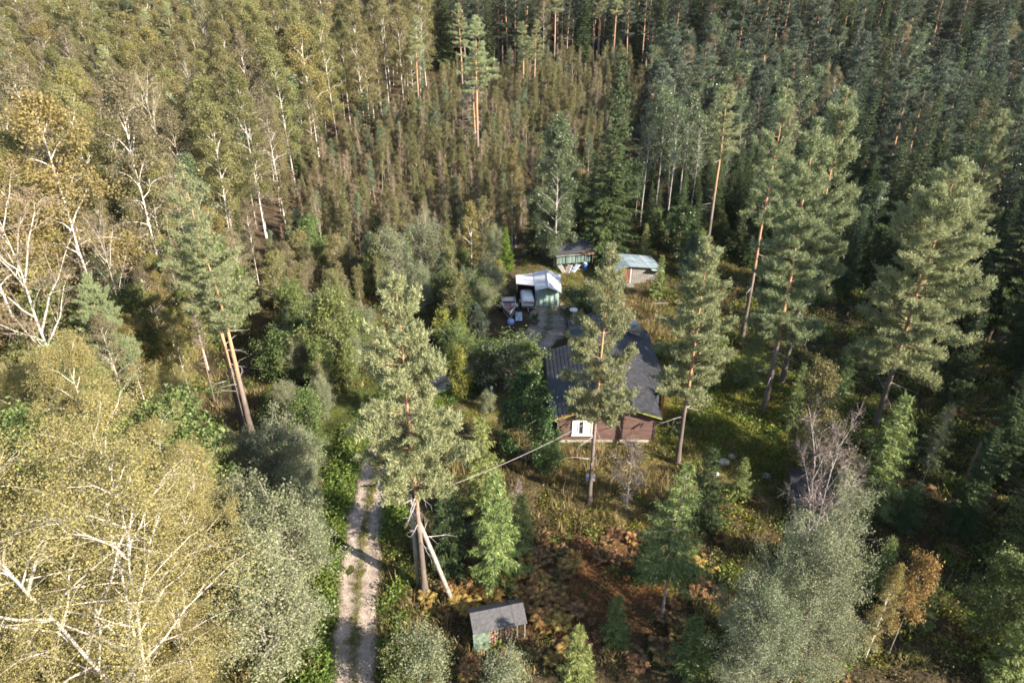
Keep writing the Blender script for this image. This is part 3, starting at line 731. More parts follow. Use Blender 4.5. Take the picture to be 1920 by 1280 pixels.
def boat_on_trailer():
    rz = math.radians(3)
    b = thing("rowing_boat", (-0.35, 70.0, 0), "open pale motorboat with red seats on a trailer", "boat", rz=rz)
    n, m = 15, 9; V, T = [], []
    for i in range(n):
        t = i / (n - 1); y = 2.0 - 4.3 * t                   # stern at +y, bow towards the camera
        w = 0.74 * (1 - max(0, (t - 0.35) / 0.65) ** 2.2) + 0.02; d = 0.62 - 0.1 * t; sh = 1.02 + 0.2 * t ** 2
        for j in range(m):
            a = math.pi * j / (m - 1)
            V.append((-w * np.sign(math.cos(a)) * abs(math.cos(a)) ** 0.6, y, sh - d * abs(math.sin(a)) ** 0.7))
    for i in range(n - 1):
        for j in range(m - 1):
            a = i * m + j; T += [(a, a + 1, a + m + 1), (a, a + m + 1, a + m)]
    c = len(V); V.append((0, 2.0, 1.0))
    for j in range(m - 1): T.append((c, j, j + 1))
    link("hull", new_mesh("hull", V, T, True), M['boat'], b)
    for s in (-1, 1):
        P = [(s * (0.74 * (1 - max(0, (t - 0.35) / 0.65) ** 2.2) + 0.03), 2.0 - 4.3 * t, 1.04 + 0.2 * t * t) for t in np.linspace(0, 1, 15)]
        g = Geo(); g.tube(P, 0.04, 6, True); part("gunwale", g, M['dirty_white'], b)
    g = Geo(); g.box(-0.66, 0.66, 1.2, 1.95, 0.82, 0.9); part("stern_deck", g, M['boat'], b)
    g = Geo(); g.box(-0.66, 0.66, 0.45, 0.8, 0.74, 0.8); part("seat", g, M['grey_wood'], b)
    g = Geo(); g.box(-0.62, 0.62, -0.75, -0.25, 0.78, 0.85); part("seat", g, M['red'], b)
    g = Geo(); g.hexa([(0.28, -0.3, 0.8), (0.62, -0.3, 0.8), (0.62, 0.1, 0.8), (0.28, 0.1, 0.8), (0.3, -0.45, 1.3), (0.62, -0.45, 1.3), (0.62, 0.0, 1.15), (0.3, 0.0, 1.15)]); part("console", g, M['dirty_white'], b)
    r = thing("boat_trailer", (-0.35, 70.0, 0), "galvanised boat trailer with jockey wheel under the motorboat", "trailer", rz=rz)
    g = Geo()
    g.tube([(-0.6, 1.8, 0.36), (-0.6, -0.6, 0.36), (0, -2.4, 0.40), (0, -3.3, 0.42)], 0.045, 8, True); g.tube([(0.6, 1.8, 0.36), (0.6, -0.6, 0.36), (0, -2.4, 0.40)], 0.045, 8, True); g.tube([(-0.95, 0.5, 0.33), (0.95, 0.5, 0.33)], 0.04, 8, True)
    part("frame", g, M['metal'], r)
    for x in (-0.95, 0.95):
        g = Geo(); g.tube([(x - 0.08, 0.5, 0.3), (x + 0.08, 0.5, 0.3)], 0.3, 16, True); w = part("wheel", g, M['rubber'], r)
        g = Geo(); g.tube([(x - 0.09, 0.5, 0.3), (x + 0.09, 0.5, 0.3)], 0.16, 12, True); part("rim", g, M['metal'], w)
        g = Geo(); g.box(x - 0.13, x + 0.13, 0.1, 0.9, 0.63, 0.67); part("mudguard", g, M['dirty_white'], r)
    o = None
    g = Geo(); g.ball((-0.15, 66.8, 0.42), 0.42, 14, 10, (1, 1, 1)); g.tube([(-0.15, 66.8, 0.8), (-0.15, 66.8, 0.95)], 0.06, 6, True)
    tag(part("mooring_buoy", g, M['pale_blue'], None, True), "pale blue round buoy lying under the boat's bow", "buoy")
    V, T = [], []
    for i in range(9):
        for j in range(11):
            V.append((0.35 + 0.1 * i, 67.4 + 0.22 * j, 0.25 + 0.16 * math.sin(i * 1.4) * math.sin(j * 0.9) + 0.3 * math.exp(-((i - 4) ** 2 + (j - 5) ** 2) / 9)))
    for i in range(8):
        for j in range(10):
            a = i * 11 + j; T += [(a, a + 1, a + 12), (a, a + 12, a + 11)]
    tag(link("crumpled_tarp", new_mesh("tarp", V, T, True), M['tarp_blue']), "crumpled pale blue tarp beside the boat", "tarp")


boat_on_trailer()


def garden_shed():
    r = thing("curtained_shed", (5.7, 82.6, 0), "dark flat-roofed shed hung with grey-green curtains behind the carport", "shed", rz=math.radians(12))
    g = Geo(); g.slab([(-0.2, -0.5, 2.05), (5.2, -0.5, 2.6), (5.2, 3.4, 2.45), (-0.2, 3.4, 1.95)], 0.1); part("roof", g, M['felt'], r)
    g = Geo(); g.box(-0.15, 5.1, -0.56, -0.51, 1.93, 2.03); part("fascia", g, M['grey_wood'], r)
    g = Geo(); g.box(0, 5.0, 3.0, 3.08, 0, 1.9); g.box(0, 0.08, 0, 3.0, 0, 1.85); g.box(4.95, 5.03, 0, 3.0, 0, 2.3); part("wall", g, M['dark_wood'], r)
    for x in (0.05, 1.3, 2.6, 3.8, 4.95):
        g = Geo(); g.box(x - 0.05, x + 0.05, -0.1, 0.0, 0, 1.95 + 0.1 * x); part("post", g, M['dark_wood'], r)
    for x0, x1 in ((0.12, 1.2), (1.35, 2.55), (2.65, 3.75), (3.85, 4.6)):
        V, T = [], []; nx = 26
        for i in range(nx):
            x = x0 + (x1 - x0) * i / (nx - 1)
            for z in (0.75, 1.3, 1.95): V.append((x, -0.16 + 0.05 * math.sin(i * 1.9), z))
        for i in range(nx - 1):
            for j in range(2):
                a = i * 3 + j; T += [(a, a + 3, a + 4), (a, a + 4, a + 1)]
        link("curtain", new_mesh("curtain", V, T, True), M['tarp_dark'], r)
    g = Geo()
    for i in range(6): g.box(3.4 + 0.27 * i, 3.64 + 0.27 * i, -0.2, -0.17, 1.98, 2.3)
    part("gable_board", g, M['orange_wood'], r)
    o = thing("water_barrel", (9.5, 82.4, 0), "blue plastic barrel standing in front of the curtained shed", "barrel")
    g = Geo(); g.tube([(0, 0, 0), (0, 0, 0.1), (0, 0, 0.3), (0, 0, 0.45), (0, 0, 0.6), (0, 0, 0.85), (0, 0, 0.95)], (0.28, 0.31, 0.33, 0.32, 0.33, 0.31, 0.28), 18, True); part("body", g, M['blue'], o, True)
    g = Geo(); g.tube([(0, 0, 0.95), (0, 0, 1.0)], 0.2, 14, True); part("lid", g, M['dirty_white'], o)
    for i, (x, y, a, lab) in enumerate(((6.5, 81.6, 0.5, "folded grey deckchair lying nearest the aspen trunk"), (7.3, 81.7, -0.4, "grey deckchair lying in the middle before the curtained shed"), (8.2, 81.9, -0.7, "pale blue deckchair lying next to the blue barrel"))):
        c = thing("deck_chair", (x, y, 0), lab, "chair", "chairs before the curtained shed", a)
        for s in (-0.28, 0.28):
            g = Geo(); g.tube([(s, -0.7, 0.05), (s, 0.7, 0.75)], 0.028, 6, True); g.tube([(s, 0.65, 0.05), (s, -0.2, 0.62)], 0.028, 6, True); part("side_frame", g, M['dirty_white'], c)
        g = Geo(); g.slab([(-0.26, -0.65, 0.13), (0.26, -0.65, 0.13), (0.26, 0.66, 0.76), (-0.26, 0.66, 0.76)], 0.02); part("seat", g, M['tarp_blue'] if i == 2 else M['grey_wood'], c)


garden_shed()


def outbuilding():
    r = thing("outbuilding", (14.2, 77.9, 0), "grey outbuilding with blue-grey sheet roof and red-brown door", "shed", rz=math.radians(10))
    g = Geo(); g.prism([(-1.5, 0), (4.0, 0), (4.0, 1.95), (0.1, 2.5), (-1.5, 2.1)], 'y', 0, 3.4); part("wall", g, M['grey_wood'], r)
    for x0 in np.arange(-1.5, 3.9, 0.28):
        z = 2.46 - 0.25 * abs(x0 - 0.1) if x0 < 0.1 else 2.46 - 0.141 * (x0 - 0.1) - 0.04
        if -0.36 < x0 < 0.5: continue
        g = Geo(); g.box(x0, x0 + 0.25, -0.03, -0.005, 0, z - 0.02); part("plank", g, M['grey_wood'], r)
    g = Geo()
    g.slab([(-1.75, -0.6, 2.15), (0.1, -0.6, 2.62), (0.1, 3.6, 2.62), (-1.75, 3.6, 2.15)], 0.06); g.slab([(0.1, -0.6, 2.62), (4.3, -0.6, 2.02), (4.3, 3.6, 2.02), (0.1, 3.6, 2.62)], 0.06)
    rf = part("roof", g, M['blue_roof'], r)
    for x, z in ((1.4, 2.45), (2.8, 2.25)):
        g = Geo(); g.slab([(x, -0.61, z), (x + 0.05, -0.61, z), (x + 0.05, 3.6, z), (x, 3.6, z)], 0.03); part("sheet_seam", g, M['dirty_white'], rf)
    g = Geo(); g.slab([(2.9, -0.9, 2.0), (4.5, -0.9, 1.75), (4.5, 0.6, 1.78), (2.9, 0.6, 2.02)], 0.04); part("awning", g, M['tarp_green'], r)
    g = Geo(); g.box(-0.35, 0.42, -0.06, -0.01, 0.1, 2.05); d = part("door", g, M['red_door'], r)
    g = Geo(); g.box(0.3, 0.35, -0.1, -0.06, 1.0, 1.12); part("handle", g, M['black'], d)
    g = Geo(); g.box(0.44, 0.52, -0.09, -0.02, 0, 2.3); part("door_post", g, M['dirty_white'], r)
    g = Geo(); g.box(-0.5, 0.7, -1.0, -0.1, 0, 0.12); part("door_step", g, M['grey_wood'], r)


outbuilding()


def small_things():
    r = thing("yard_lamp", (6.35, 63.1, 0), "tall yard lamp with flat disc head beside the house", "lamp")
    g = Geo(); g.tube([(0, 0, -0.1), (0, 0, 3.7)], (0.055, 0.04), 8, True); part("post", g, M['dirty_white'], r)
    g = Geo(); g.tube([(0, 0, 3.62), (0, 0, 3.7), (0, 0, 3.82), (0, 0, 3.9)], (0.12, 0.42, 0.40, 0.10), 18, True); part("lamp_head", g, M['dirty_white'], r)
    r = thing("garden_lamp", (-1.85, 52.3, 0), "short white garden lamp post beside the variegated bush", "lamp")
    g = Geo(); g.tube([(0, 0, -0.1), (0, 0, 1.05)], 0.035, 8, True); part("post", g, M['white'], r)
    g = Geo(); g.box(-0.12, 0.12, -0.12, 0.12, 1.05, 1.3); part("lamp_head", g, M['white'], r)
    r = thing("nesting_box", (5.72, 38.55, 2.05), "pale nesting box fixed to the pine before the house", "box")
    g = Geo(); g.box(-0.32, 0.30, -0.02, 0.2, 0, 0.34); part("body", g, M['dirty_white'], r)
    g = Geo(); g.slab([(-0.36, -0.1, 0.36), (0.34, -0.1, 0.36), (0.34, 0.26, 0.42), (-0.36, 0.26, 0.42)], 0.03); part("roof", g, M['metal'], r)
    r = thing("dark_hut", (22.0, 38.6, 0), "low black-roofed hut half hidden behind the grey dead tree", "shed", rz=math.radians(-12))
    g = Geo(); g.slab([(-1.5, -1.3, 1.25), (1.5, -1.3, 1.25), (1.5, 0.9, 1.75), (-1.5, 0.9, 1.75)], 0.06); g.slab([(-1.5, 0.9, 1.75), (1.5, 0.9, 1.75), (1.5, 1.8, 1.5), (-1.5, 1.8, 1.5)], 0.06); part("roof", g, M['black'], r)
    g = Geo(); g.box(-1.4, 1.4, -1.1, -1.05, 0, 1.2); g.box(-1.4, -1.35, -1.05, 1.6, 0, 1.3); g.box(1.35, 1.4, -1.05, 1.6, 0, 1.3); part("wall", g, M['dark_wood'], r)
    for q in ((-1.52, 1.52, -1.36, -1.31, 1.16, 1.24), (1.51, 1.55, -1.2, 0.3, 1.2, 1.26)):
        g = Geo(); g.box(*q); part("edge_strip", g, M['metal'], r)
    rg = np.random.default_rng(12)
    for i, (px, py, s, lab) in enumerate(((1357, 867, 0.45, "pale granite boulder, the largest of those right of the house corner"), (1340, 888, 0.38, "pale granite boulder lowest of those right of the house corner"), (1372, 858, 0.3, "small pale boulder topmost right of the house corner"), (1437, 893, 0.3, "small pale boulder beside the dead tree"))):
        x, y = survey(px, py); V, T = [], []
        g = Geo(); g.ball((0, 0, 0), s, 10, 7, (1.1, 0.9, 0.7)); v = g.V[0]; f = 1 + rg.normal(0, 0.09, len(v)); f[:10] = 1; f[-10:] = 1; g.V[0] = v * f[:, None]
        o = part("boulder", g, M['stone']); o.location = (x, y, float(gz(x, y)) + s * 0.25); o.rotation_euler = (0, 0, i)
        tag(o, lab, "stone", "boulders right of the house")
    r = thing("garden_bench", (17.3, 71.5, 0), "low weathered plank bench in the tall dry grass", "bench", rz=0.05)
    for y in (-0.16, 0.02):
        g = Geo(); g.box(-0.9, 0.9, y, y + 0.14, 0.42, 0.46); part("seat_plank", g, M['grey_wood'], r)
    for x in (-0.7, 0.7):
        g = Geo(); g.box(x - 0.04, x + 0.04, -0.14, 0.14, 0, 0.42); part("leg", g, M['grey_wood'], r)


small_things()

# ------------------------------------------------------------------ trees: builders
def trunk_path(rng, h, bend=0.012, n=12, z0=-0.3):
    z = np.linspace(z0, h, n)
    w = np.cumsum(rng.normal(0, bend * h / 3, (n, 2)), 0) * np.linspace(0, 1, n)[:, None]
    return np.column_stack([w - w[0], z])


def on_path(P, z):
    return np.array([np.interp(z, P[:, 2], P[:, 0]), np.interp(z, P[:, 2], P[:, 1]), z])


PROTO = {}


def proto(key, trunk, crown, bark, leaf, h, name, limbs=(), limb_mats=()):
    ids = [np.zeros(sum(len(t) for t in trunk.T), np.int32)]
    for k, g in enumerate(limbs):
        if g.n:
            ids.append(np.full(sum(len(t) for t in g.T), k + 1, np.int32)); trunk.add(np.concatenate(g.V), np.concatenate(g.T))
    tm = trunk.mesh(name + "_trunk", True); tm.materials.append(bark)
    for m in limb_mats: tm.materials.append(m)
    tm.polygons.foreach_set("material_index", np.concatenate(ids))
    cm = crown.mesh(name + "_crown", False); cm.materials.append(leaf)
    PROTO[key] = dict(trunk=tm, crown=cm, h=h, name=name)


def pine(key, seed, h=20.0, cb=0.45, R=2.8, whorls=24, nbr=4, tufts=1.0, leaf='pine', dead=10, bark='bark_pine', rb=0.0125, top=0.62, name="pine_tree", irregular=0.25, nbl=12):
    rng = np.random.default_rng(seed); tr, cr, lb, dd = Geo(), Geo(), Geo(), Geo()
    P = trunk_path(rng, h, 0.010)
    zz = (P[:, 2].clip(0) / h)
    tr.tube(P, rb * h * ((1 - zz) ** 1.05 * 0.92 + 0.04) * (1 + 0.5 * np.exp(-zz * 40)), 9)
    TC, TD = [], []
    az = rng.uniform(0, 6.28)
    for i in range(whorls):
        t = (i + rng.uniform(-0.3, 0.3)) / (whorls - 1); t = min(max(t, 0), 1)
        z = h * (cb + (0.985 - cb) * t)
        base = on_path(P, z)
        prof = min(1.0, 0.62 + t / 0.2 * 0.38) * (1 - t) ** top + 0.06
        for b in range(nbr if t < 0.9 else 3):
            az += 2.4 + rng.normal(0, 0.35)
            if rng.random() < irregular * 0.6: continue
            Lb = R * prof * rng.uniform(1 - irregular * 1.6, 1.12)
            el = math.radians(rng.normal(-4 + 46 * t, 9))
            dh = np.array([math.cos(az), math.sin(az), 0])
            s = np.linspace(0, 1, 5)[:, None]
            path = base + dh * Lb * s * math.cos(el) + np.array([0, 0, 1.0]) * Lb * (math.sin(el) * s + 0.16 * s ** 2 - 0.10 * s * (1 - t))
            path[1:] += rng.normal(0, 0.04 * Lb, (4, 3))
            lb.tube(path, (0.010 + 0.013 * Lb) * np.array([1, 0.8, 0.6, 0.4, 0.15]), 4)
            nsub = max(4, int((4 + Lb * 7.5) * tufts))
            for k in range(nsub):
                s0 = rng.uniform(0.10, 1.0) ** 0.75
                p0 = np.array([np.interp(s0, s[:, 0], path[:, c]) for c in range(3)])
                a2 = az + rng.choice([-1, 1]) * rng.uniform(0.3, 1.15)
                l2 = Lb * rng.uniform(0.16, 0.38) * (1.2 - 0.6 * s0) + 0.14
                d2 = np.array([math.cos(a2), math.sin(a2), rng.uniform(0.05, 0.5)])
                m = max(2, int(l2 / 0.17))
                u = np.linspace(0.25, 1.0, m)[:, None]
                TC.append(p0 + d2 * l2 * u + rng.normal(0, 0.05, (m, 3)))
                TD.append(np.repeat((d2 * 0.7 + np.array([0, 0, 0.75]))[None], m, 0))
    TC = np.concatenate(TC); TD = unit(np.concatenate(TD))
    cr.add(*blades(rng, TC, TD, nbl, 0.22, 0.055, 0.65, 0.08))
    for i in range(dead):                                   # dry limbs below the live crown
        z = h * rng.uniform(cb * 0.45, cb * 1.05); a = rng.uniform(0, 6.28); Lb = rng.uniform(0.5, 2.4)
        b0 = on_path(P, z); d = np.array([math.cos(a), math.sin(a), rng.uniform(-0.35, 0.25)])
        pts = np.stack([b0 + d * Lb * q + rng.normal(0, 0.06, 3) * q for q in (0, 0.35, 0.7, 1)])
        dd.tube(pts, np.array([0.035, 0.028, 0.018, 0.006]), 4)
        for q in range(3):
            e = pts[1 + q % 3]; d3 = unit(d + rng.normal(0, 0.6, 3)) * Lb * 0.35
            dd.tube(np.stack([e, e + d3 * 0.5, e + d3]), np.array([0.014, 0.01, 0.004]), 3)
    proto(key, tr, cr, M[bark], M[leaf], h, name, (lb, dd), (M['bark_limb'], M['bark_dead']))


def spruce(key, seed, h=16.0, R=2.6, cb=0.04, per_m=2.5, leaf='spruce', dense=1.0, droop=0.32, name="spruce_tree", bark='bark_dark', step=0.13):
    rng = np.random.default_rng(seed); tr, cr = Geo(), Geo()
    P = trunk_path(rng, h, 0.006)
    zz = (P[:, 2].clip(0) / h)
    tr.tube(P, 0.0105 * h * ((1 - zz) * 0.95 + 0.03), 7)
    n = int(h * (1 - cb) * per_m); az = rng.uniform(0, 6.28)
    B0, D0, L0 = [], [], []
    for i in range(n):
        t = i / (n - 1) * 0.975; z = h * (cb + (1 - cb) * t); base = on_path(P, z)
        for b in range(6 if h > 6 else 5):
            az += 2.4 + rng.normal(0, 0.3)
            Lb = (R * (1 - t) ** 0.82 * rng.uniform(0.55, 1.18) + 0.10) * (0.8 + 0.2 * min(1, t / 0.08))
            dh = np.array([math.cos(az), math.sin(az), 0]); up = np.array([0, 0, 1.0])
            s = np.linspace(0, 1, 5)[:, None]
            sl = -droop + (droop + 0.55) * t ** 1.2
            path = base + dh * Lb * s + up * Lb * (sl * s + 0.22 * s ** 2 * (1 - t))
            if b < 3: tr.tube(path[::2], (0.008 + 0.010 * Lb) * np.array([1, 0.6, 0.2]), 3)
            m = max(3, int(Lb / step * dense))
            ss = np.linspace(0.12, 1.0, m)
            for sd in (-1, 1):
                side = np.array([-dh[1], dh[0], 0]) * sd
                p = np.stack([np.interp(ss, s[:, 0], path[:, c]) for c in range(3)], 1)
                d = unit(dh * 0.75 + side * rng.uniform(0.5, 1.0, (m, 1)) + up * (-0.28 + 0.5 * t) + rng.normal(0, 0.12, (m, 3)))
                l = (0.34 * Lb * (1.05 - ss) + 0.16).clip(0.1, 0.75) * rng.uniform(0.7, 1.2, m)
                B0.append(p); D0.append(d); L0.append(l)
    B0, D0, L0 = np.concatenate(B0), np.concatenate(D0), np.concatenate(L0)
    V = []
    # each twig: a flat spray and a few needles standing off it, plus a hanging fringe
    s = unit(np.cross(D0, np.array([0, 0, 1.0]) + rng.normal(0, 0.35, D0.shape))) * (0.032 + 0.075 * L0)[:, None]
    mid = B0 + D0 * (L0 * 0.45)[:, None]; tip = B0 + D0 * L0[:, None] - np.array([0, 0, 0.08]) * L0[:, None]
    cr.add(np.stack([B0, mid + s, tip], 1).reshape(-1, 3), np.arange(len(B0) * 3).reshape(-1, 3))
    cr.add(np.stack([B0, tip, mid - s], 1).reshape(-1, 3), np.arange(len(B0) * 3).reshape(-1, 3))
    cr.add(*blades(rng, mid, unit(D0 + np.array([0, 0, 0.1])), 3, 0.2, 0.035, 0.55, 0.05))
    cr.add(*blades(rng, mid, unit(D0 * 0.35 + np.array([0, 0, -0.9])), 1, 0.3, 0.06, 0.25, 0.05))
    cr.add(*blades(rng, P[-1:] - np.array([0, 0, 0.3]), np.array([[0, 0, 1.0]]), 14, 0.5, 0.05, 0.25, 0.12))
    proto(key, tr, cr, M[bark], M[leaf], h, name)


def broadleaf(key, seed, h=16.0, cb=0.3, R=3.0, limbs=22, asc=(35, 65), leaf='birch', nleaf=14000, size=0.12, bark='bark_birch', top=0.55, base=0.55,
              droop=0.15, spread=0.16, rb=0.0085, name="birch_tree", stems=1, quad=False, sub=6, forks=0, twigs=5, bend=0.012, fan=0.0, thick=1.0, low=0.3):
    rng = np.random.default_rng(seed); tr, cr = Geo(), Geo()
    W, K = [], []
    for st in range(stems):
        P = trunk_path(rng, h * (1 if st == 0 else rng.uniform(0.72, 0.97)), bend)
        if stems > 1:
            a = st * 6.28 / stems + rng.uniform(-0.4, 0.4); ln = fan * rng.uniform(0.6, 1.2)
            q = (P[:, 2].clip(0) / h) ** 1.15
            P[:, 0] += math.cos(a) * ln * h * q; P[:, 1] += math.sin(a) * ln * h * q
        hh = P[-1, 2]; zz = (P[:, 2].clip(0) / hh)
        tr.tube(P, rb * hh * thick * ((1 - zz) ** 0.9 * 0.95 + 0.04) * (1 + 0.3 * np.exp(-zz * 40)), 8)
        az = rng.uniform(0, 6.28)
        for i in range(limbs):
            t = (i + rng.uniform(-0.4, 0.4)) / max(1, limbs - 1); t = min(max(t, 0), 1)
            z = hh * (cb + (0.96 - cb) * t); b0 = on_path(P, z)
            az += 2.4 + rng.normal(0, 0.4)
            prof = min(1.0, base + t / low * (1 - base)) * (1 - t) ** top + 0.10
            Lb = R * prof * rng.uniform(0.75, 1.15)
            el = math.radians(asc[0] + (asc[1] - asc[0]) * t + rng.normal(0, 7))
            dh = np.array([math.cos(az), math.sin(az), 0]); up = np.array([0, 0, 1.0])
            ll = Lb / max(0.35, math.cos(el))
            s = np.linspace(0, 1, 6)[:, None]
            path = b0 + ll * (dh * math.cos(el) * s + up * (math.sin(el) * s - droop * s ** 2.2))
            path[1:] += np.cumsum(rng.normal(0, 0.022 * ll, (5, 3)), 0)
            tr.tube(path, thick * (0.009 + 0.011 * ll) * np.array([1, 0.85, 0.66, 0.48, 0.3, 0.1]), 5)
            for k in range(sub):
                s0 = 0.2 + 0.8 * (k + rng.uniform(0, 1)) / sub
                p0 = np.array([np.interp(s0, s[:, 0], path[:, c]) for c in range(3)])
                dm = unit(path[-1] - path[0])
                d2 = unit(dm * 0.8 + rng.normal(0, 0.55, 3))
                l2 = ll * rng.uniform(0.25, 0.5) * (1.2 - 0.75 * s0)
                u = np.linspace(0, 1, 4)[:, None]
                q = p0 + l2 * (d2 * u - up * droop * 1.2 * u ** 2)
                tr.tube(q, thick * (0.004 + 0.007 * l2) * np.array([1, 0.7, 0.45, 0.15]), 3)
                for w in range(twigs):
                    u0 = rng.uniform(0.15, 1.0)
                    p1 = p0 + l2 * (d2 * u0 - up * droop * 1.2 * u0 ** 2)
                    d3 = unit(d2 * 0.6 + rng.normal(0, 0.6, 3) - up * droop)
                    l3 = rng.uniform(0.25, 0.6) * (0.5 + 0.25 * R)
                    W.append(np.stack([p1, p1 + d3 * l3 * 0.55, p1 + d3 * l3 - up * droop * l3])); K.append(l3)
    W = np.array(W); K = np.array(K)
    n = int(nleaf); idx = rng.choice(len(W), n, p=K / K.sum())
    u = rng.uniform(0, 1, n)[:, None]
    Pt = W[idx, 0] * (1 - u) + W[idx, 2] * u
    Pt = Pt + rng.normal(0, spread, Pt.shape)
    if n: cr.add(*leaves(rng, Pt, size, quad))
    if name in ("bare_birch", "dead_tree") or nleaf < 3000:
        for a in W:                                         # bare twigs are seen one by one
            for q in range(2):
                e = a[1] + rng.normal(0, 0.12, 3)
                cr.add(*blades(rng, a[:1], unit(a[2:] - a[:1]), 2, K.mean() * 1.7, 0.022, 0.3))
    proto(key, tr, cr, M[bark], M[leaf], h, name)


# mature pines
pine('pine_a', 1, 21, 0.40, 4.1, 23, 4, 1.15, dead=22)
pine('pine_b', 2, 20, 0.38, 3.5, 24, 4, 1.3, dead=10)
pine('pine_c', 3, 20, 0.34, 3.3, 25, 4, 1.5, dead=8, irregular=0.28)
pine('pine_d', 4, 24, 0.30, 4.0, 29, 4, 1.4, dead=10, irregular=0.26)
pine('pine_e', 5, 22, 0.28, 5.0, 27, 4, 1.45, dead=12, irregular=0.24)
pine('pine_h', 14, 25, 0.50, 3.6, 20, 4, 1.1, dead=8, irregular=0.4)
pine('pine_k', 15, 20, 0.34, 3.2, 22, 4, 1.0, leaf='pine_blue', dead=6, irregular=0.35)  # mature far pines in the shade-darkened needle colour
pine('pine_l', 16, 22, 0.5, 2.8, 17, 4, 0.95, leaf='pine_blue', dead=8, irregular=0.35)
pine('pine_f', 6, 22, 0.62, 2.2, 15, 4, 0.9, dead=8)
pine('pine_g', 7, 22, 0.55, 2.6, 17, 4, 0.9, dead=8, irregular=0.35)
pine('pine_y', 8, 10, 0.12, 1.9, 20, 4, 0.75, name='young_pine', leaf='pine_blue', dead=2, bark='bark_grey', rb=0.009, top=0.8)
pine('pine_z', 9, 10, 0.18, 1.7, 18, 4, 0.75, name='young_pine', leaf='pine_blue', dead=2, bark='bark_grey', rb=0.009, top=0.75)
pine('pine_s', 10, 4, 0.05, 1.25, 12, 5, 1.3, name='young_pine', leaf='pine_blue', dead=0, bark='bark_grey', rb=0.011, top=0.85)
pine('pine_dead', 11, 22, 0.58, 2.2, 16, 4, 0.5, leaf='dead_twigs', dead=14, bark='bark_pine')
# spruces
spruce('spruce_a', 21, 18, 3.1, 0.03, 2.3)
spruce('spruce_b', 22, 15, 2.3, 0.05, 2.5)
spruce('spruce_c', 23, 20, 2.7, 0.12, 2.0, droop=0.45)
spruce('spruce_l', 24, 7, 1.8, 0.02, 2.5, leaf='spruce_light', step=0.11)
spruce('spruce_m', 25, 4.5, 1.35, 0.02, 3.2, leaf='spruce_light', step=0.10)
spruce('spruce_d', 26, 6, 1.8, 0.02, 2.8, leaf='spruce', step=0.11)
spruce('thuja', 27, 6, 1.4, 0.01, 3.6, leaf='thuja', droop=0.0, step=0.10, name="evergreen_tree")
spruce('larch', 28, 9, 2.0, 0.38, 2.1, leaf='spruce_light', bark='bark_grey', step=0.12)
# birches
broadleaf('birch_a', 31, 19, 0.24, 2.8, 28, (38, 66), 'birch', 19000, 0.135, droop=0.42, rb=0.0062, thick=0.7, spread=0.2)
broadleaf('birch_b', 32, 18, 0.26, 2.3, 28, (42, 70), 'birch', 17000, 0.135, droop=0.45, rb=0.0062, thick=0.7, spread=0.2)
broadleaf('birch_c', 33, 20, 0.36, 2.4, 24, (40, 68), 'birch', 15000, 0.135, droop=0.42, rb=0.0062, thick=0.7, spread=0.2)
broadleaf('birch_d', 34, 18, 0.24, 2.4, 28, (40, 68), 'birch_brown', 11000, 0.13, droop=0.42, rb=0.0062, thick=0.7, spread=0.2)
broadleaf('birch_g', 35, 15, 0.26, 2.8, 24, (36, 64), 'gold', 17000, 0.13, droop=0.4, rb=0.0075, thick=0.75, spread=0.22)
broadleaf('birch_n', 36, 15, 0.20, 3.8, 26, (38, 62), 'birch_near', 112000, 0.058, droop=0.3, rb=0.009, stems=3, fan=0.2, quad=True, sub=8, twigs=7, thick=0.62, spread=0.12, bark='bark_near')
broadleaf('birch_o', 37, 13, 0.18, 3.0, 26, (36, 66), 'birch_near', 80000, 0.062, droop=0.32, quad=True, sub=7, twigs=6, thick=0.55, spread=0.12, bark='bark_near')
broadleaf('birch_p', 38, 14, 0.22, 3.2, 26, (36, 66), 'birch_near', 80000, 0.062, droop=0.32, stems=2, fan=0.12, quad=True, sub=7, twigs=6, thick=0.55, spread=0.12, bark='bark_near')
broadleaf('birch_bare', 39, 15, 0.24, 3.0, 20, (46, 66), 'bare_twigs', 2800, 0.09, droop=0.05, rb=0.010, sub=7, twigs=5, thick=0.8, name="birch_tree", bark='bark_near')
# slender young trees
broadleaf('slim_a', 41, 9, 0.22, 0.95, 22, (48, 72), 'birch_young', 4200, 0.12, 'bark_young', droop=0.15, sub=4, twigs=4, rb=0.006, top=0.7, name="young_birch")
broadleaf('slim_b', 42, 9, 0.35, 0.75, 18, (50, 74), 'birch_young', 2800, 0.12, 'bark_young', droop=0.12, sub=4, twigs=4, rb=0.006, top=0.7, name="young_birch")
broadleaf('slim_c', 43, 8, 0.20, 0.9, 18, (48, 72), 'birch_brown', 2600, 0.11, 'bark_young', droop=0.12, sub=4, twigs=4, rb=0.006, top=0.7, name="young_birch")
broadleaf('slim_d', 44, 10, 0.30, 1.0, 22, (50, 74), 'aspen', 4600, 0.12, 'bark_young', droop=0.1, sub=4, twigs=4, rb=0.006, top=0.6, name="young_aspen")
broadleaf('slim_bare', 45, 9, 0.3, 0.8, 18, (50, 72), 'bare_twigs', 700, 0.10, 'bark_young', droop=0.05, sub=4, twigs=4, rb=0.006, name="young_birch")
broadleaf('slim_gold', 46, 11, 0.12, 1.5, 26, (46, 70), 'gold', 8500, 0.12, 'bark_birch', droop=0.15, sub=5, rb=0.007, top=0.75, name="young_birch")
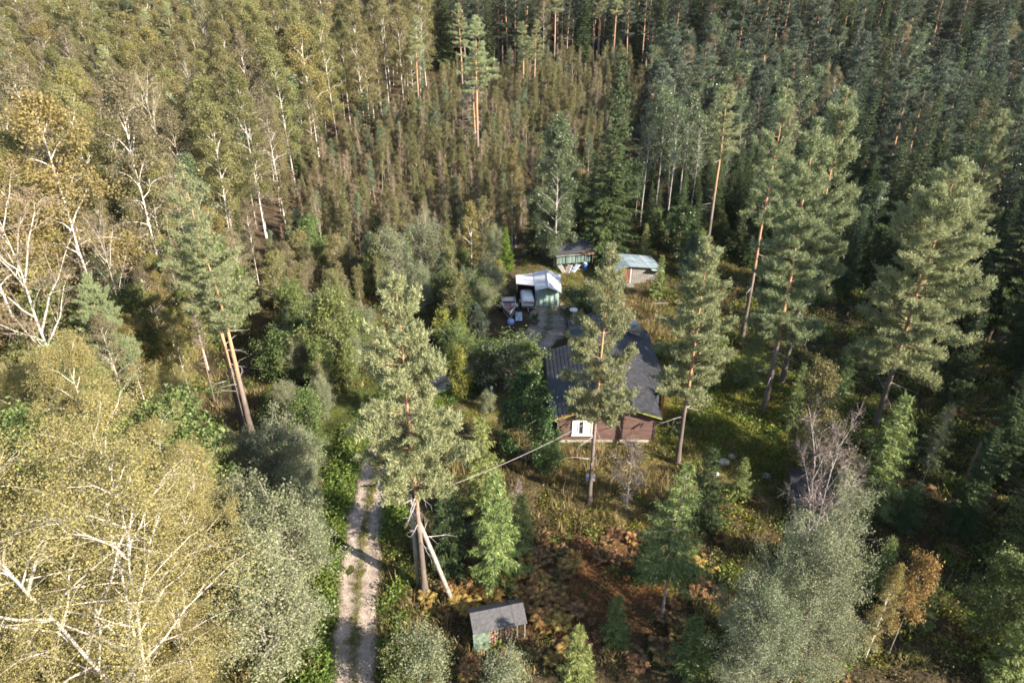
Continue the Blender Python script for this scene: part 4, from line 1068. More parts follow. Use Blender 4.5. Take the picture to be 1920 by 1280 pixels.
# aspens
broadleaf('aspen_a', 51, 18, 0.08, 3.3, 40, (30, 66), 'aspen', 46000, 0.125, 'bark_aspen', droop=0.02, top=0.75, name="aspen_tree", sub=6)
broadleaf('aspen_b', 52, 16, 0.58, 1.7, 18, (48, 70), 'aspen', 7000, 0.14, 'bark_aspen', droop=0.05, rb=0.007, name="aspen_tree", sub=5)
broadleaf('aspen_c', 53, 15, 0.45, 1.7, 20, (48, 70), 'aspen', 3300, 0.13, 'bark_aspen', droop=0.05, rb=0.007, name="aspen_tree", sub=5)
# small broadleaved trees and bushes
broadleaf('willow_a', 61, 6, 0.08, 2.4, 16, (40, 66), 'willow', 26000, 0.09, 'bark_grey', stems=4, fan=0.16, droop=0.08, rb=0.009, name="willow_bush", sub=5, low=0.15)
broadleaf('willow_n', 60, 11, 0.06, 2.6, 22, (40, 66), 'willow', 80000, 0.066, 'bark_grey', stems=4, fan=0.12, droop=0.06, rb=0.008, name="willow_tree", sub=8, twigs=7, low=0.12, quad=True, spread=0.10)
broadleaf('willow_b', 62, 7, 0.08, 1.9, 18, (44, 68), 'willow', 22000, 0.09, 'bark_grey', stems=3, fan=0.12, droop=0.08, rb=0.008, name="willow_bush", sub=5, low=0.15)
broadleaf('green_a', 63, 7, 0.08, 2.2, 20, (35, 64), 'green', 15000, 0.14, 'bark_grey', stems=2, fan=0.08, droop=0.12, name="maple_tree", sub=6, low=0.15)
broadleaf('green_b', 64, 6, 0.12, 1.8, 18, (38, 64), 'green', 11000, 0.13, 'bark_grey', droop=0.12, name="alder_tree", sub=6, low=0.15)
broadleaf('dark_a', 65, 7, 0.05, 2.3, 22, (25, 62), 'green_dark', 17000, 0.15, 'bark_grey', droop=0.1, name="linden_tree", sub=6, low=0.1, base=0.85)
broadleaf('bush_g', 66, 2.6, 0.05, 1.5, 9, (30, 60), 'green', 10000, 0.085, 'bark_grey', stems=4, fan=0.2, droop=0.1, name="green_bush", sub=5, low=0.1)
broadleaf('bush_d', 67, 3.2, 0.05, 1.8, 9, (30, 60), 'green_dark', 9000, 0.12, 'bark_grey', stems=4, fan=0.2, droop=0.1, name="dark_bush", sub=5, low=0.1)
broadleaf('bush_y', 68, 4.0, 0.05, 1.2, 10, (45, 68), 'yellow_green', 6000, 0.13, 'bark_grey', stems=3, fan=0.12, droop=0.08, name="yellow_bush", sub=5, low=0.1)
broadleaf('bush_w', 69, 3.0, 0.05, 1.4, 9, (35, 62), 'willow', 11000, 0.08, 'bark_grey', stems=4, fan=0.2, droop=0.06, name="willow_bush", sub=5, low=0.1)
broadleaf('bush_f', 70, 3.0, 0.05, 2.0, 9, (30, 60), 'flower', 9000, 0.10, 'bark_grey', stems=4, fan=0.2, droop=0.1, name="lilac_bush", sub=5, low=0.1)
broadleaf('bush_o', 71, 4.5, 0.35, 0.9, 10, (38, 62), 'orange', 2200, 0.10, 'bark_grey', droop=0.1, name="rowan_tree", sub=5)
broadleaf('yg_birch', 72, 8, 0.1, 2.0, 24, (38, 64), 'birch', 15000, 0.13, 'bark_birch', droop=0.15, rb=0.008, name="birch_tree", low=0.15, stems=2, fan=0.06)
broadleaf('dead_a', 73, 8, 0.22, 2.3, 10, (42, 60), 'dead_twigs', 1500, 0.09, 'bark_dead', stems=3, fan=0.2, droop=0.0, rb=0.008, name="dead_tree", sub=6, twigs=5, thick=1.0)
broadleaf('dead_b', 74, 5, 0.25, 1.2, 18, (15, 40), 'dead_twigs', 250, 0.08, 'bark_dead', droop=0.05, rb=0.008, name="dead_sapling", sub=5, twigs=4)


# ------------------------------------------------------------------ trees: planting
TAKEN = []
HIDE = []


def plant(key, x, y, h, label, cat="tree", group=None, wide=1.0, rz=None, lean=(0, 0), single=False, rnd=random.Random(7)):
    p = PROTO[key]; s = h / p['h']
    rz = rnd.uniform(0, 6.28) if rz is None else rz
    z = float(gz(x, y))
    o = bpy.data.objects.new(p['name'], None); o.empty_display_size = 0.3
    C.objects.link(o)
    o.location = (x, y, z); o.scale = (s * wide, s * wide, s)
    q = Matrix.Rotation(lean[0], 4, 'Y') @ Matrix.Rotation(-lean[1], 4, 'X') @ Matrix.Rotation(rz, 4, 'Z')
    o.rotation_euler = q.to_euler()
    tag(o, label, cat, group)
    for nm in ('trunk', 'crown'):
        c = bpy.data.objects.new(nm, p[nm]); C.objects.link(c); c.parent = o
    TAKEN.append((x, y))
    return o


def hero(key, bx, by, ty, label, wide=1.0, cat="tree", group=None, tx=None, rz=None):
    """A single tree: foot and top heights as surveyed from the picture."""
    x, y = survey(bx, by); h = tree_height(y, ty) - float(gz(x, y))
    lean = (0, 0)
    if tx is not None:
        d = y * math.cos(PITCH) - (h + float(gz(x, y)) - CAM_H) * math.sin(PITCH)
        dx = (tx - 960) / FPX * d - x
        lean = (max(-0.09, min(0.09, math.atan2(dx, h))), 0)
    return plant(key, x, y, h, label, cat, group, wide, rz, lean)


exec_list = [
    # the tall pines
    ('pine_a', 797, 1112, 520, "broad pine with orange trunk beside the drive, its foot between the leaning poles", 0.76),
    ('pine_b', 1104, 945, 458, "slender pine standing in front of the brown house gable", 0.70),
    ('pine_c', 1270, 870, 443, "pine at the right-hand corner of the brown house", 0.88),
    ('pine_d', 1432, 768, 222, "tall pine with long bare grey foot, second to the right of the house", 0.82),
    ('pine_h', 1390, 640, 148, "tall pine with reddish trunk behind the row right of the house", 0.7),
    ('pine_c', 1466, 716, 165, "tall pine with thick shaded trunk just behind the grey-footed pine", 0.72),
    ('pine_e', 1640, 800, 298, "broadest pine of the right-hand side, with thick low limbs", 0.9),
    ('pine_d', 1735, 620, 205, "tall pine rising behind the broadest right-hand pine", 0.75),
    ('pine_g', 1325, 465, 158, "pine with bare orange trunk left of the tall row, behind the outbuilding", 1.05),
    ('pine_h', 458, 812, 308, "tall pine with bright orange trunk left of the drive", 0.88),
    ('pine_g', 474, 822, 430, "shorter pine leaning against the orange-trunked pine left of the drive", 1.2),
    ('pine_dead', 402, 750, 565, "half-dead pine with dark bare trunk left of the drive", 0.6),
    ('pine_e', 250, 800, 515, "low bushy pine among the yellow birches at left", 0.75),
    ('pine_f', 787, 238, 28, "tall far pine with orange trunk at the edge of the birch stand", 1.0),
    ('pine_f', 869, 205, 5, "tall slim far pine at the top centre", 1.1),
    ('pine_g', 897, 330, 28, "tall green pine standing alone in the middle of the thicket", 1.1),
    ('pine_dead', 893, 322, 95, "grey dead pine beside the green pine in the thicket", 1.0),
    ('pine_g', 981, 205, 40, "left one of two far pines above the thicket", 1.2),
    ('pine_f', 1001, 215, 35, "right one of two far pines above the thicket", 1.0),
    ('pine_f', 936, 130, -60, "far pine with bare stem at the top edge, left of centre", 1.0),
    ('pine_f', 1038, 150, -60, "far pine with thin orange stem at the top edge", 0.9),
    ('pine_f', 1119, 130, -40, "far pine with long pale stem at the top edge, right of centre", 0.9),
    ('pine_f', 1147, 140, -50, "far pine with reddish stem above the big dark spruce", 0.9),
    ('pine_s', 893, 640, 572, "small blue-green pine beside the boat", 1.1),
    ('pine_s', 905, 735, 690, "little pine beside the garden lamp post", 0.9),
    ('pine_s', 563, 450, 395, "small pine in the brown clearing, left one", 0.9),
    ('pine_s', 1290, 520, 440, "young pine near the outbuilding, behind the corner pine", 0.8),
    # spruces
    ('spruce_a', 1137, 490, 98, "huge dark spruce rising behind the sheds", 1.0),
    ('spruce_b', 1000, 480, 320, "dark spruce hidden behind the aspen by the sheds", 0.95),
    ('thuja', 949, 508, 428, "bright green columnar evergreen left of the white-roofed carport", 0.8),
    ('spruce_l', 930, 1092, 892, "bright young spruce standing above the woodshed", 1.0),
    ('spruce_l', 905, 985, 785, "young spruce just behind the one above the woodshed", 0.95),
    ('spruce_d', 845, 1068, 900, "dark young spruce right beside the leaning pole", 0.85),
    ('spruce_m', 975, 1030, 930, "small spruce at the edge of the dry grass", 0.9),
    ('larch', 1240, 1160, 872, "light young conifer on a bare pale stem among bracken", 0.85),
    ('spruce_d', 1205, 1085, 1000, "low spruce left of the pale-stemmed conifer", 1.0),
    ('spruce_l', 1628, 965, 745, "green spruce below the broadest right-hand pine", 0.95),
    ('spruce_m', 1560, 1095, 985, "small spruce behind the silver willow", 0.9),
    ('spruce_m', 1638, 1115, 1010, "small spruce right of the silver willow", 0.7),
    ('spruce_m', 1152, 1205, 1118, "little spruce in the bracken right of the woodshed", 0.85),
    ('spruce_m', 1290, 1262, 1160, "little spruce at the bottom edge below the pale-stemmed conifer", 1.0),
    ('spruce_l', 1480, 800, 680, "young spruce under the tall pines right of the house", 0.7),
    ('spruce_l', 1402, 730, 580, "drooping young spruce under the reddish-trunked pine", 0.8),
    ('spruce_d', 1315, 985, 845, "dark spruce in the shade in front of the house corner", 0.9),
    ('spruce_m', 1545, 800, 720, "small shaded spruce between the tall pines", 0.7),
    ('spruce_b', 468, 520, 392, "dark spruce under the white birch trunks", 0.9),
    ('spruce_d', 555, 330, 200, "dark spruce between thin birch stems in the stand", 1.0),
    ('spruce_b', 612, 310, 195, "deep green spruce at the edge of the far birches", 0.8),
    ('spruce_d', 690, 270, 175, "dark young spruce below the far birch edge", 1.0),
    ('spruce_l', 1205, 500, 420, "young spruce behind the blue-roofed outbuilding", 0.8),
    ('spruce_m', 1232, 560, 480, "small dark spruce growing against the outbuilding wall", 0.7),
    ('spruce_c', 1850, 640, 215, "drooping grey-green spruce at the right edge", 1.1),
    ('spruce_c', 1905, 720, 260, "tall drooping spruce at the very right edge", 1.1),
    ('pine_f', 1872, 640, 60, "tall shaded pine with leaning bare trunk near the right edge", 1.1),
    ('green_a', 1925, 1120, 930, "bright green tree at the lower right edge", 1.0),
    ('spruce_l', 1880, 1290, 1120, "bright spruce in the lower right corner", 1.0),
    ('green_b', 1905, 860, 760, "sunlit green tree at the right edge above the dry grass", 1.1),
    ('spruce_b', 1790, 1010, 800, "narrow spruce in deep shade right of the dry grass", 1.0),
    ('spruce_b', 1855, 900, 640, "tall narrow spruce in deep shade near the right edge", 1.0),
    ('spruce_d', 1735, 880, 765, "dark spruce behind the thin bare birch at right", 1.0),
    ('spruce_l', 1715, 1180, 1080, "young spruce right of the orange rowan", 0.9),
    ('green_b', 1840, 1200, 1060, "leafy green tree left of the lower right corner spruce", 0.9),
    ('spruce_b', 1775, 770, 560, "dark spruce behind the broadest pine's right limbs", 1.0),
    ('spruce_d', 1570, 740, 650, "dark young spruce between the grey-footed and the broadest pine", 1.0),
    ('spruce_m', 1385, 930, 860, "small spruce beside the pale boulders", 0.9),
    ('spruce_d', 1690, 1000, 905, "low dark spruce beside the green spruce under the broadest pine", 0.9),
    # aspens
    ('aspen_a', 1040, 502, 222, "grey-green aspen in full leaf beside the green-curtained shed", 1.0),
    ('aspen_c', 1200, 425, 200, "bare-stemmed aspen nearest the huge spruce", 1.0),
    ('aspen_b', 1225, 430, 180, "thin aspen with leafy top behind the outbuilding, second of the row", 1.0),
    ('aspen_c', 1248, 440, 195, "half-bare aspen in the middle of the row behind the outbuilding", 1.0),
    ('aspen_b', 1268, 425, 185, "thin aspen with leafy top, fourth of the row behind the outbuilding", 1.0),
    ('aspen_c', 1290, 435, 215, "bare-stemmed aspen at the right end of the row", 1.0),
    # birches at left and lower left
    ('birch_n', 300, 1400, 770, "big many-stemmed yellow birch with white limbs filling the lower left corner", 1.05),
    ('birch_o', 120, 1330, 830, "yellow birch at the bottom left edge", 1.0),
    ('birch_p', 30, 1150, 690, "dense yellow birch at the left edge below the bare one", 1.0),
    ('birch_o', 250, 1010, 650, "yellow birch with green leaves behind the big white-limbed birch", 1.0),
    ('birch_p', 390, 1080, 800, "yellow-green birch between the big birch and the drive bushes", 0.95),
    ('birch_o', 420, 1230, 930, "low yellow birch beside the big birch, nearest the drive", 1.1),
    ('birch_p', 160, 950, 660, "yellow birch behind the left edge birches", 0.9),
    ('birch_o', -60, 1020, 560, "yellow birch at the left edge, mostly out of view", 1.0),
    ('birch_bare', 158, 830, 365, "nearly bare birch with bright white limbs at the left edge", 1.0),
    ('birch_bare', 262, 690, 410, "thin bare birch with forked white stems left of the pines", 0.7),
    ('birch_g', 205, 645, 180, "tall golden birch with thick white trunk at left", 1.0),
    ('birch_g', 60, 690, 230, "tall golden birch at the left edge behind the bare one", 1.0),
    ('birch_d', 322, 590, 130, "brownish birch with white trunk left of the tall pine", 1.0),
    ('birch_bare', 345, 470, 150, "bare-branched birch with fan of pale limbs inside the stand", 0.8),
    ('birch_b', 443, 470, 140, "green birch with two bright white trunks at the edge of the stand", 1.0),
    ('birch_c', 505, 480, 130, "tall birch with thin white trunk at the corner of the stand", 0.9),
    ('birch_b', 535, 300, 60, "grey-green birch with straight white trunk deeper in the stand", 1.1),
    ('slim_gold', 885, 520, 380, "golden young birch with pinkish trunk left of the carport", 1.15),
    ('slim_a', 905, 505, 370, "green-topped young birch just behind the golden one", 1.1),
    ('yg_birch', 858, 615, 515, "rounded yellow-green birch behind the boat bushes", 1.1),
    ('slim_gold', 960, 470, 275, "slender golden birch left of the aspen", 0.75),
    ('slim_b', 845, 350, 275, "slender birch with white stem in the open part of the thicket", 1.0),
    ('slim_b', 733, 350, 238, "pale bare pole of a dead birch in the clearing", 0.35),
    # bushes round the yard and the drive
    ('willow_a', 800, 530, 430, "silvery willow behind the round birch", 1.1),
    ('willow_b', 740, 560, 440, "silvery willow left of the larger one", 1.0),
    ('green_b', 715, 560, 470, "bright green tree left of the silvery willows", 1.1),
    ('green_a', 630, 710, 560, "bright green maple left of the broad pine", 1.0),
    ('willow_b', 790, 590, 500, "pale willow between the broad pine and the round birch", 0.9),
    ('green_b', 560, 640, 540, "green alder beside the tall left pines", 1.0),
    ('willow_b', 610, 790, 715, "pale willow left of the drive bend", 0.9),
    ('green_b', 590, 850, 745, "light green tree beside the drive bend", 1.0),
    ('willow_a', 545, 940, 815, "grey-green willow on the left verge, upper one", 1.0),
    ('willow_a', 540, 1110, 955, "grey-green willow on the left verge, middle one", 1.0),
    ('willow_b', 520, 1260, 1050, "grey-green willow on the left verge, lowest one", 1.1),
    ('green_b', 425, 960, 850, "bright green tree poking out of the yellow birches", 0.9),
    ('bush_y', 866, 745, 660, "yellow-leaved bush beside the broad pine", 0.7),
    ('dark_a', 985, 872, 718, "dark green linden at the left corner of the house", 0.85),
    ('bush_d', 1030, 882, 838, "dark bush right against the house gable corner", 0.8),
    ('bush_f', 955, 722, 648, "lilac-tinged flowering bush in front of the yard", 1.1),
    ('bush_g', 905, 705, 655, "green garden bush left of the flowering one", 1.0),
    ('green_b', 990, 735, 650, "green fruit tree at the left eave of the house", 1.0),
    ('bush_d', 1083, 612, 552, "dark bush right of the yard gravel", 1.0),
    ('bush_d', 1118, 622, 572, "dark bush behind the yard lamp", 1.0),
    ('bush_d', 1003, 612, 592, "low dark bush in front of the covered trailer", 0.6),
    ('bush_w', 925, 570, 520, "pale bush left of the boat", 0.9),
    ('bush_y', 935, 545, 495, "yellowing bush below the columnar evergreen", 0.9),
    ('yg_birch', 1130, 470, 390, "yellow-green tree over the green-curtained shed", 0.9),
    ('bush_w', 915, 770, 742, "low variegated bush at the garden lamp post", 0.9),
    ('bush_g', 772, 1290, 1220, "leafy bush beside the drive at the bottom edge", 0.9),
    ('bush_w', 800, 1290, 1205, "pale bush at the bottom edge left of the woodshed", 0.8),
    ('bush_w', 950, 1310, 1243, "pale bush at the bottom edge below the woodshed", 0.8),
    ('spruce_m', 1080, 1275, 1175, "young spruce at the bottom edge right of the woodshed", 0.9),
    # right-hand foreground
    ('willow_n', 1470, 1290, 960, "large silver willow in the right foreground", 0.85),
    ('willow_n', 1395, 1330, 1070, "silver willow leaning left beside the large one", 0.9),
    ('willow_b', 1540, 1270, 1150, "silver willow on the right flank of the large one", 0.8),
    ('dead_a', 1505, 1085, 830, "grey dead tree with bare forked branches above the silver willow", 0.62),
    ('yg_birch', 1500, 880, 690, "yellow-green birch right of the house behind the dead tree", 0.75),
    ('slim_gold', 1622, 1235, 1060, "thin yellow birch right of the silver willow", 0.8),
    ('bush_o', 1665, 1228, 1055, "orange-leaved rowan on a crooked stem", 0.5),
    ('dead_b', 1174, 955, 830, "leafless grey sapling in the dry grass before the house", 1.0),
    ('dead_b', 970, 970, 900, "leafless sapling beside the young spruces", 0.6),
    ('slim_bare', 1720, 930, 760, "thin bare birch in the shade at right", 0.8),
    ('slim_bare', 1790, 950, 830, "bare leaning stem in the shade at right", 0.5),
]
for key, bx, by, ty, label, wide in exec_list:
    cat = "bush" if key.startswith('bush') or 'bush' in label else "tree"
    hero(key, bx, by, ty, label, wide, cat)

# ------------------------------------------------------------------ the forest around
def inside(poly, x, y):
    c = np.zeros(np.shape(x), bool); n = len(poly); j = n - 1
    for i in range(n):
        xi, yi = poly[i]; xj, yj = poly[j]
        c ^= ((yi > y) != (yj > y)) & (x < (xj - xi) * (y - yi) / (yj - yi + 1e-12) + xi)
        j = i
    return c


def world_poly(pts): return [survey(*p) for p in pts]


def stand(rng, poly, gap, clear=1.6, ymax=1e9):
    P = np.array(poly); lo, hi = P.min(0), P.max(0)
    nx, ny = int((hi[0] - lo[0]) / gap) + 1, int((min(hi[1], ymax) - lo[1]) / gap) + 1
    X, Y = np.meshgrid(np.arange(nx), np.arange(ny))
    X = lo[0] + (X + 0.5 * (Y % 2)) * gap + rng.uniform(-0.42, 0.42, X.shape) * gap
    Y = lo[1] + Y * gap + rng.uniform(-0.42, 0.42, Y.shape) * gap
    x, y = X.ravel(), Y.ravel()
    k = inside(poly, x, y)
    x, y = x[k], y[k]
    T = np.array(TAKEN)
    keep = np.ones(len(x), bool)
    for tx, ty in T[(T[:, 1] < y.max() + 3)]: keep &= np.hypot(x - tx, y - ty) > clear
    keep &= road_dist(x, y) > 2.6
    return x[keep], y[keep]


WOOD = {}   # group -> list of (dist, key, x, y, h, wide)


def fill(rng, poly, gap, mix, hr, group, clear=1.6, wide=(0.85, 1.15), open_=False):
    x, y = stand(rng, poly, gap, clear)
    if open_:                                                # clumps and openings
        f = np.sin(x * 0.31 + 1.1 * np.sin(y * 0.17)) * np.sin(y * 0.23 + 1.6 * np.sin(x * 0.13)) + 0.4 * np.sin(x * 0.9 + y * 0.7)
        k = f > (-0.62 if open_ == 'pockets' else -0.45); k &= ((x + 20) / 5.5) ** 2 + ((y - 103) / 4) ** 2 > 1; x, y = x[k], y[k]
    keys = [m[0] for m in mix]; w = np.array([m[1] for m in mix], float); w /= w.sum()
    pick = rng.choice(len(keys), len(x), p=w)
    for a, b, k in zip(x, y, pick):
        lo, hi = hr if len(mix[k]) < 3 else mix[k][2]
        px, py = to_px(a, b, float(hill(b)))
        if px < -350 or px > 2450: continue
        g = mix[k][3] if len(mix[k]) > 3 else group
        WOOD.setdefault(g, []).append((math.hypot(a, b), keys[k], a, b, rng.uniform(lo, hi), rng.uniform(*wide)))


rng = np.random.default_rng(77)
FAR = 250
G1, G2, G3, G4, G5, G6, G7 = "mature birches of the stand", "young birches of the thicket", "pines of the far forest", "spruces of the far forest", "young pines of the shaded slope", "saplings of the scrub", "aspens of the shaded slope"
# tall birch stand at left
pb = world_poly([(-420, 860), (-20, 760), (150, 640), (330, 580), (440, 520), (525, 470), (555, 375), (600, 312), (700, 250), (800, 222), (815, 160)])
pb += [(-25, FAR), (-330, FAR), (-260, 200)]
fill(rng, pb, 4.5, [('birch_a', 4), ('birch_b', 3), ('birch_c', 3), ('birch_d', 3), ('birch_g', 1.0), ('slim_d', 1.5, (13, 17)), ('spruce_b', 0.5, (9, 15), G4), ('pine_g', 0.45, (18, 23), G3)], (15, 23), G1, 1.6, (0.8, 1.2), 'pockets')
# thicket of thin young birches
pt = world_poly([(535, 485), (560, 385), (605, 320), (700, 258), (800, 232), (850, 160), (1000, 140), (1185, 140), (1205, 230), (1150, 330), (1015, 350), (985, 440), (965, 478), (760, 490), (650, 500)])
fill(rng, pt, 1.85, [('slim_a', 2.6), ('slim_b', 4, (5, 9.5)), ('slim_c', 3, (3.5, 7.5)), ('slim_bare', 3), ('slim_d', 0.9, (5, 9)), ('yg_birch', 0.15, (3, 6)), ('spruce_d', 0.2, (2, 5))], (4.5, 8.5), G2, 1.0, (0.65, 1.15), True)
# scrub between the thicket and the drive
ps = world_poly([(500, 505), (650, 515), (960, 495), (925, 530), (850, 560), (690, 590), (620, 640), (560, 660), (510, 600)])
fill(rng, ps, 2.3, [('slim_a', 3), ('willow_b', 1), ('slim_d', 2), ('slim_c', 2), ('green_b', 1), ('yg_birch', 0.6)], (4, 7.5), G6, 1.4)
ps2 = world_poly([(530, 640), (690, 600), (690, 690), (650, 770), (580, 850), (540, 800)])
fill(rng, ps2, 2.4, [('willow_b', 2), ('green_b', 2), ('slim_a', 2), ('bush_w', 1), ('bush_g', 1)], (2.8, 5.0), G6, 1.4)
ps3 = world_poly([(840, 560), (935, 540), (915, 590), (885, 640), (850, 690), (820, 640)])
fill(rng, ps3, 2.0, [('bush_w', 1), ('bush_g', 2), ('bush_y', 0.7), ('slim_a', 1)], (2.0, 4.0), G6, 1.2)
ps4 = world_poly([(470, 900), (600, 880), (595, 1000), (590, 1260), (450, 1300), (440, 1000)])
fill(rng, ps4, 2.2, [('willow_a', 2), ('willow_b', 2), ('green_b', 1)], (3.5, 5.2), G6, 1.3)
ps5 = world_poly([(-250, 1000), (380, 850), (440, 1000), (440, 1400), (-200, 1500)])
fill(rng, ps5, 4.0, [('birch_o', 2), ('birch_p', 2), ('green_b', 1)], (7.5, 10.5), "low yellow birches of the near corner", 2.0)
ps6 = world_poly([(-150, 800), (200, 680), (420, 560), (500, 520), (500, 620), (420, 690), (330, 800), (0, 1000)])
fill(rng, ps6, 3.2, [('birch_g', 2), ('birch_p', 1), ('spruce_d', 0.8), ('green_b', 1), ('birch_d', 1)], (8, 12), "lower birches along the stand's edge", 2.0)
# right-hand side: young pines and aspens on the slope, spruces and pines beyond
pr1 = world_poly([(1190, 330), (1215, 230), (1200, 150), (1500, 150), (2300, 170), (2300, 330), (1900, 330), (1560, 330), (1400, 370), (1310, 390)])
fill(rng, pr1, 3.9, [('pine_y', 4, (8, 17)), ('pine_z', 3, (8, 17)), ('pine_k', 1.2, (13, 20), G3), ('birch_d', 1.3, (10, 15), G7), ('slim_d', 3.0, (9, 14.5), G7), ('slim_c', 1.6, (8, 12), G7), ('aspen_b', 1.2, (11, 16), G7), ('spruce_b', 1.4, (8, 17), G4)], (8, 17), G5, 1.6, (0.85, 1.45), 'pockets')
pr2 = world_poly([(1500, 400), (1600, 340), (2500, 340), (2500, 560), (2000, 540), (1800, 520), (1600, 470)])
fill(rng, pr2, 4.4, [('pine_k', 2, (17, 22), G3), ('pine_y', 2), ('spruce_c', 2, (16, 21), G4), ('spruce_b', 2, (10, 16), G4), ('slim_d', 1.5, (10, 14), G7)], (11, 15), G5, 2.2)
pr3 = world_poly([(1880, 560), (2500, 560), (2800, 900), (2300, 960), (1960, 800)])
fill(rng, pr3, 5.0, [('pine_c', 2, (18, 23), G3), ('spruce_c', 3, (17, 22), G4), ('spruce_b', 2, (8, 14), G4)], (18, 22), G3, 2.2)
pr4 = world_poly([(2000, 980), (2500, 980), (2600, 1500), (2150, 1500)])
fill(rng, pr4, 5.5, [('pine_b', 2, (17, 21), G3), ('spruce_b', 2, (11, 16), G4), ('green_a', 1, (6, 9), G6)], (16, 20), G3, 2.2)
fill(rng, [(29.5, 25), (44, 18), (50, 36), (43, 43)], 4.0, [('spruce_b', 3, (9, 13), G4), ('spruce_a', 1, (10, 13), G4), ('green_a', 1, (6, 9), G6)], (9, 13), G4, 1.8)  # trees out of view, added and kept low to shade the lower right ground
pm = [survey(1200, 420), survey(1400, 375), survey(1500, 400), survey(1600, 480), survey(1520, 480), survey(1400, 450), survey(1290, 450)]
fill(rng, pm, 3.8, [('spruce_b', 3, (7, 13), G4), ('spruce_d', 2, (4, 8), G4), ('slim_d', 1, (8, 11), G7)], (6, 12), G4, 1.8)
pk = world_poly([(1010, 455), (1060, 440), (1170, 465), (1250, 490), (1330, 500), (1440, 500), (1560, 520), (1900, 540), (1900, 420), (1500, 380), (1290, 370), (1160, 350), (1030, 370)])
fill(rng, pk, 3.0, [('spruce_b', 3, (5, 12), G4), ('spruce_d', 3, (3, 7), G4), ('dark_a', 1.6, (4, 7), G4), ('green_b', 0.8, (3, 5), G4), ('slim_d', 0.8, (8, 12), G7)], (6, 12), G4, 1.6)
pk2 = world_poly([(1450, 520), (1560, 500), (1900, 520), (1960, 640), (1780, 640), (1600, 560)])
fill(rng, pk2, 4.2, [('spruce_c', 2, (12, 18), G4), ('spruce_b', 3, (6, 13), G4), ('spruce_d', 2, (3, 7), G4)], (6, 12), G4, 2.0)
# far forest up to the top of the picture
pf = [survey(830, 150), survey(1190, 138), survey(1300, 146), survey(2300, 165), (300, FAR), (-25, FAR)]
fill(rng, pf, 4.2, [('pine_k', 2.5), ('pine_l', 2.5), ('pine_f', 0.6), ('spruce_a', 2, (13, 21), G4), ('spruce_c', 2.2, (14, 22), G4), ('spruce_b', 1.5, (9, 16), G4), ('birch_d', 1.2, (13, 18), G1)], (16, 23), G3, 2.0)

LABEL = {
    G1: ("birch standing in the tall yellowing stand at the upper left", "birch_wood"),
    G2: ("thin young tree of the brownish thicket behind the yard", "thicket_growth"),
    G3: ("tall pine of the dark forest behind and to the right", "pine_wood"),
    G4: ("dark spruce of the shaded forest at right and beyond", "spruce_wood"),
    G5: ("blue-green young pine on the shaded slope at the upper right", "young_pine_wood"),
    G6: ("low sapling in the scrub left of the yard and along the drive", "scrub"),
    G7: ("thin aspen among the young pines at the upper right", "aspen_wood"),
    "low yellow birches of the near corner": ("low yellow birch in the dense growth of the lower left corner", "birch_growth"),
    "lower birches along the stand's edge": ("low mixed-coloured tree along the foot of the tall birch stand", "edge_growth"),
}


def scatter(name, protos, pts, rot, scl, pid, label=None):
    """One mass of growth: a point cloud that carries copies of the given meshes."""
    me = bpy.data.meshes.new(name); n = len(pts)
    me.vertices.add(n); me.vertices.foreach_set("co", np.asarray(pts, np.float32).ravel())
    a = me.attributes.new("rot", 'FLOAT_VECTOR', 'POINT'); a.data.foreach_set("vector", np.asarray(rot, np.float32).ravel())
    a = me.attributes.new("scl", 'FLOAT_VECTOR', 'POINT'); a.data.foreach_set("vector", np.asarray(scl, np.float32).ravel())
    a = me.attributes.new("pid", 'INT', 'POINT'); a.data.foreach_set("value", np.asarray(pid, np.int32).ravel())
    o = bpy.data.objects.new(name, me); C.objects.link(o); tag(o, label, None, None, "stuff")
    if label: o["category"] = "vegetation"
    ng = bpy.data.node_groups.new(name + "_nodes", 'GeometryNodeTree')
    ng.interface.new_socket("Geometry", in_out='INPUT', socket_type='NodeSocketGeometry')
    ng.interface.new_socket("Geometry", in_out='OUTPUT', socket_type='NodeSocketGeometry')
    N, L = ng.nodes.new, ng.links.new
    gi, go = N("NodeGroupInput"), N("NodeGroupOutput")
    join = N("GeometryNodeJoinGeometry"); first = True
    outs = []
    def attr(nm, ty):
        q = N("GeometryNodeInputNamedAttribute"); q.data_type = ty; q.inputs["Name"].default_value = nm; return q.outputs[0]
    ra, sa, pa = attr("rot", 'FLOAT_VECTOR'), attr("scl", 'FLOAT_VECTOR'), attr("pid", 'INT')
    e2r = N("FunctionNodeEulerToRotation"); L(ra, e2r.inputs[0])
    for k, objs in enumerate(protos):
        cmp = N("FunctionNodeCompare"); cmp.data_type = 'INT'; cmp.operation = 'EQUAL'
        L(pa, cmp.inputs[2]); cmp.inputs[3].default_value = k
        jj = N("GeometryNodeJoinGeometry")
        for ob in objs:
            oi = N("GeometryNodeObjectInfo"); oi.inputs["Object"].default_value = ob; oi.transform_space = 'ORIGINAL'
            L(oi.outputs["Geometry"], jj.inputs[0])
        ip = N("GeometryNodeInstanceOnPoints")
        L(gi.outputs[0], ip.inputs["Points"]); L(cmp.outputs[0], ip.inputs["Selection"]); L(jj.outputs[0], ip.inputs["Instance"])
        L(e2r.outputs[0], ip.inputs["Rotation"]); L(sa, ip.inputs["Scale"])
        L(ip.outputs[0], join.inputs[0])
    L(join.outputs[0], go.inputs[0])
    md = o.modifiers.new("growth", 'NODES'); md.node_group = ng
    return o


SRC = {}


def source(key):
    """Template objects for the masses, kept out of the scene."""
    if key not in SRC:
        SRC[key] = [bpy.data.objects.new(key + "_" + nm, PROTO[key][nm]) for nm in ('trunk', 'crown')]
    return SRC[key]


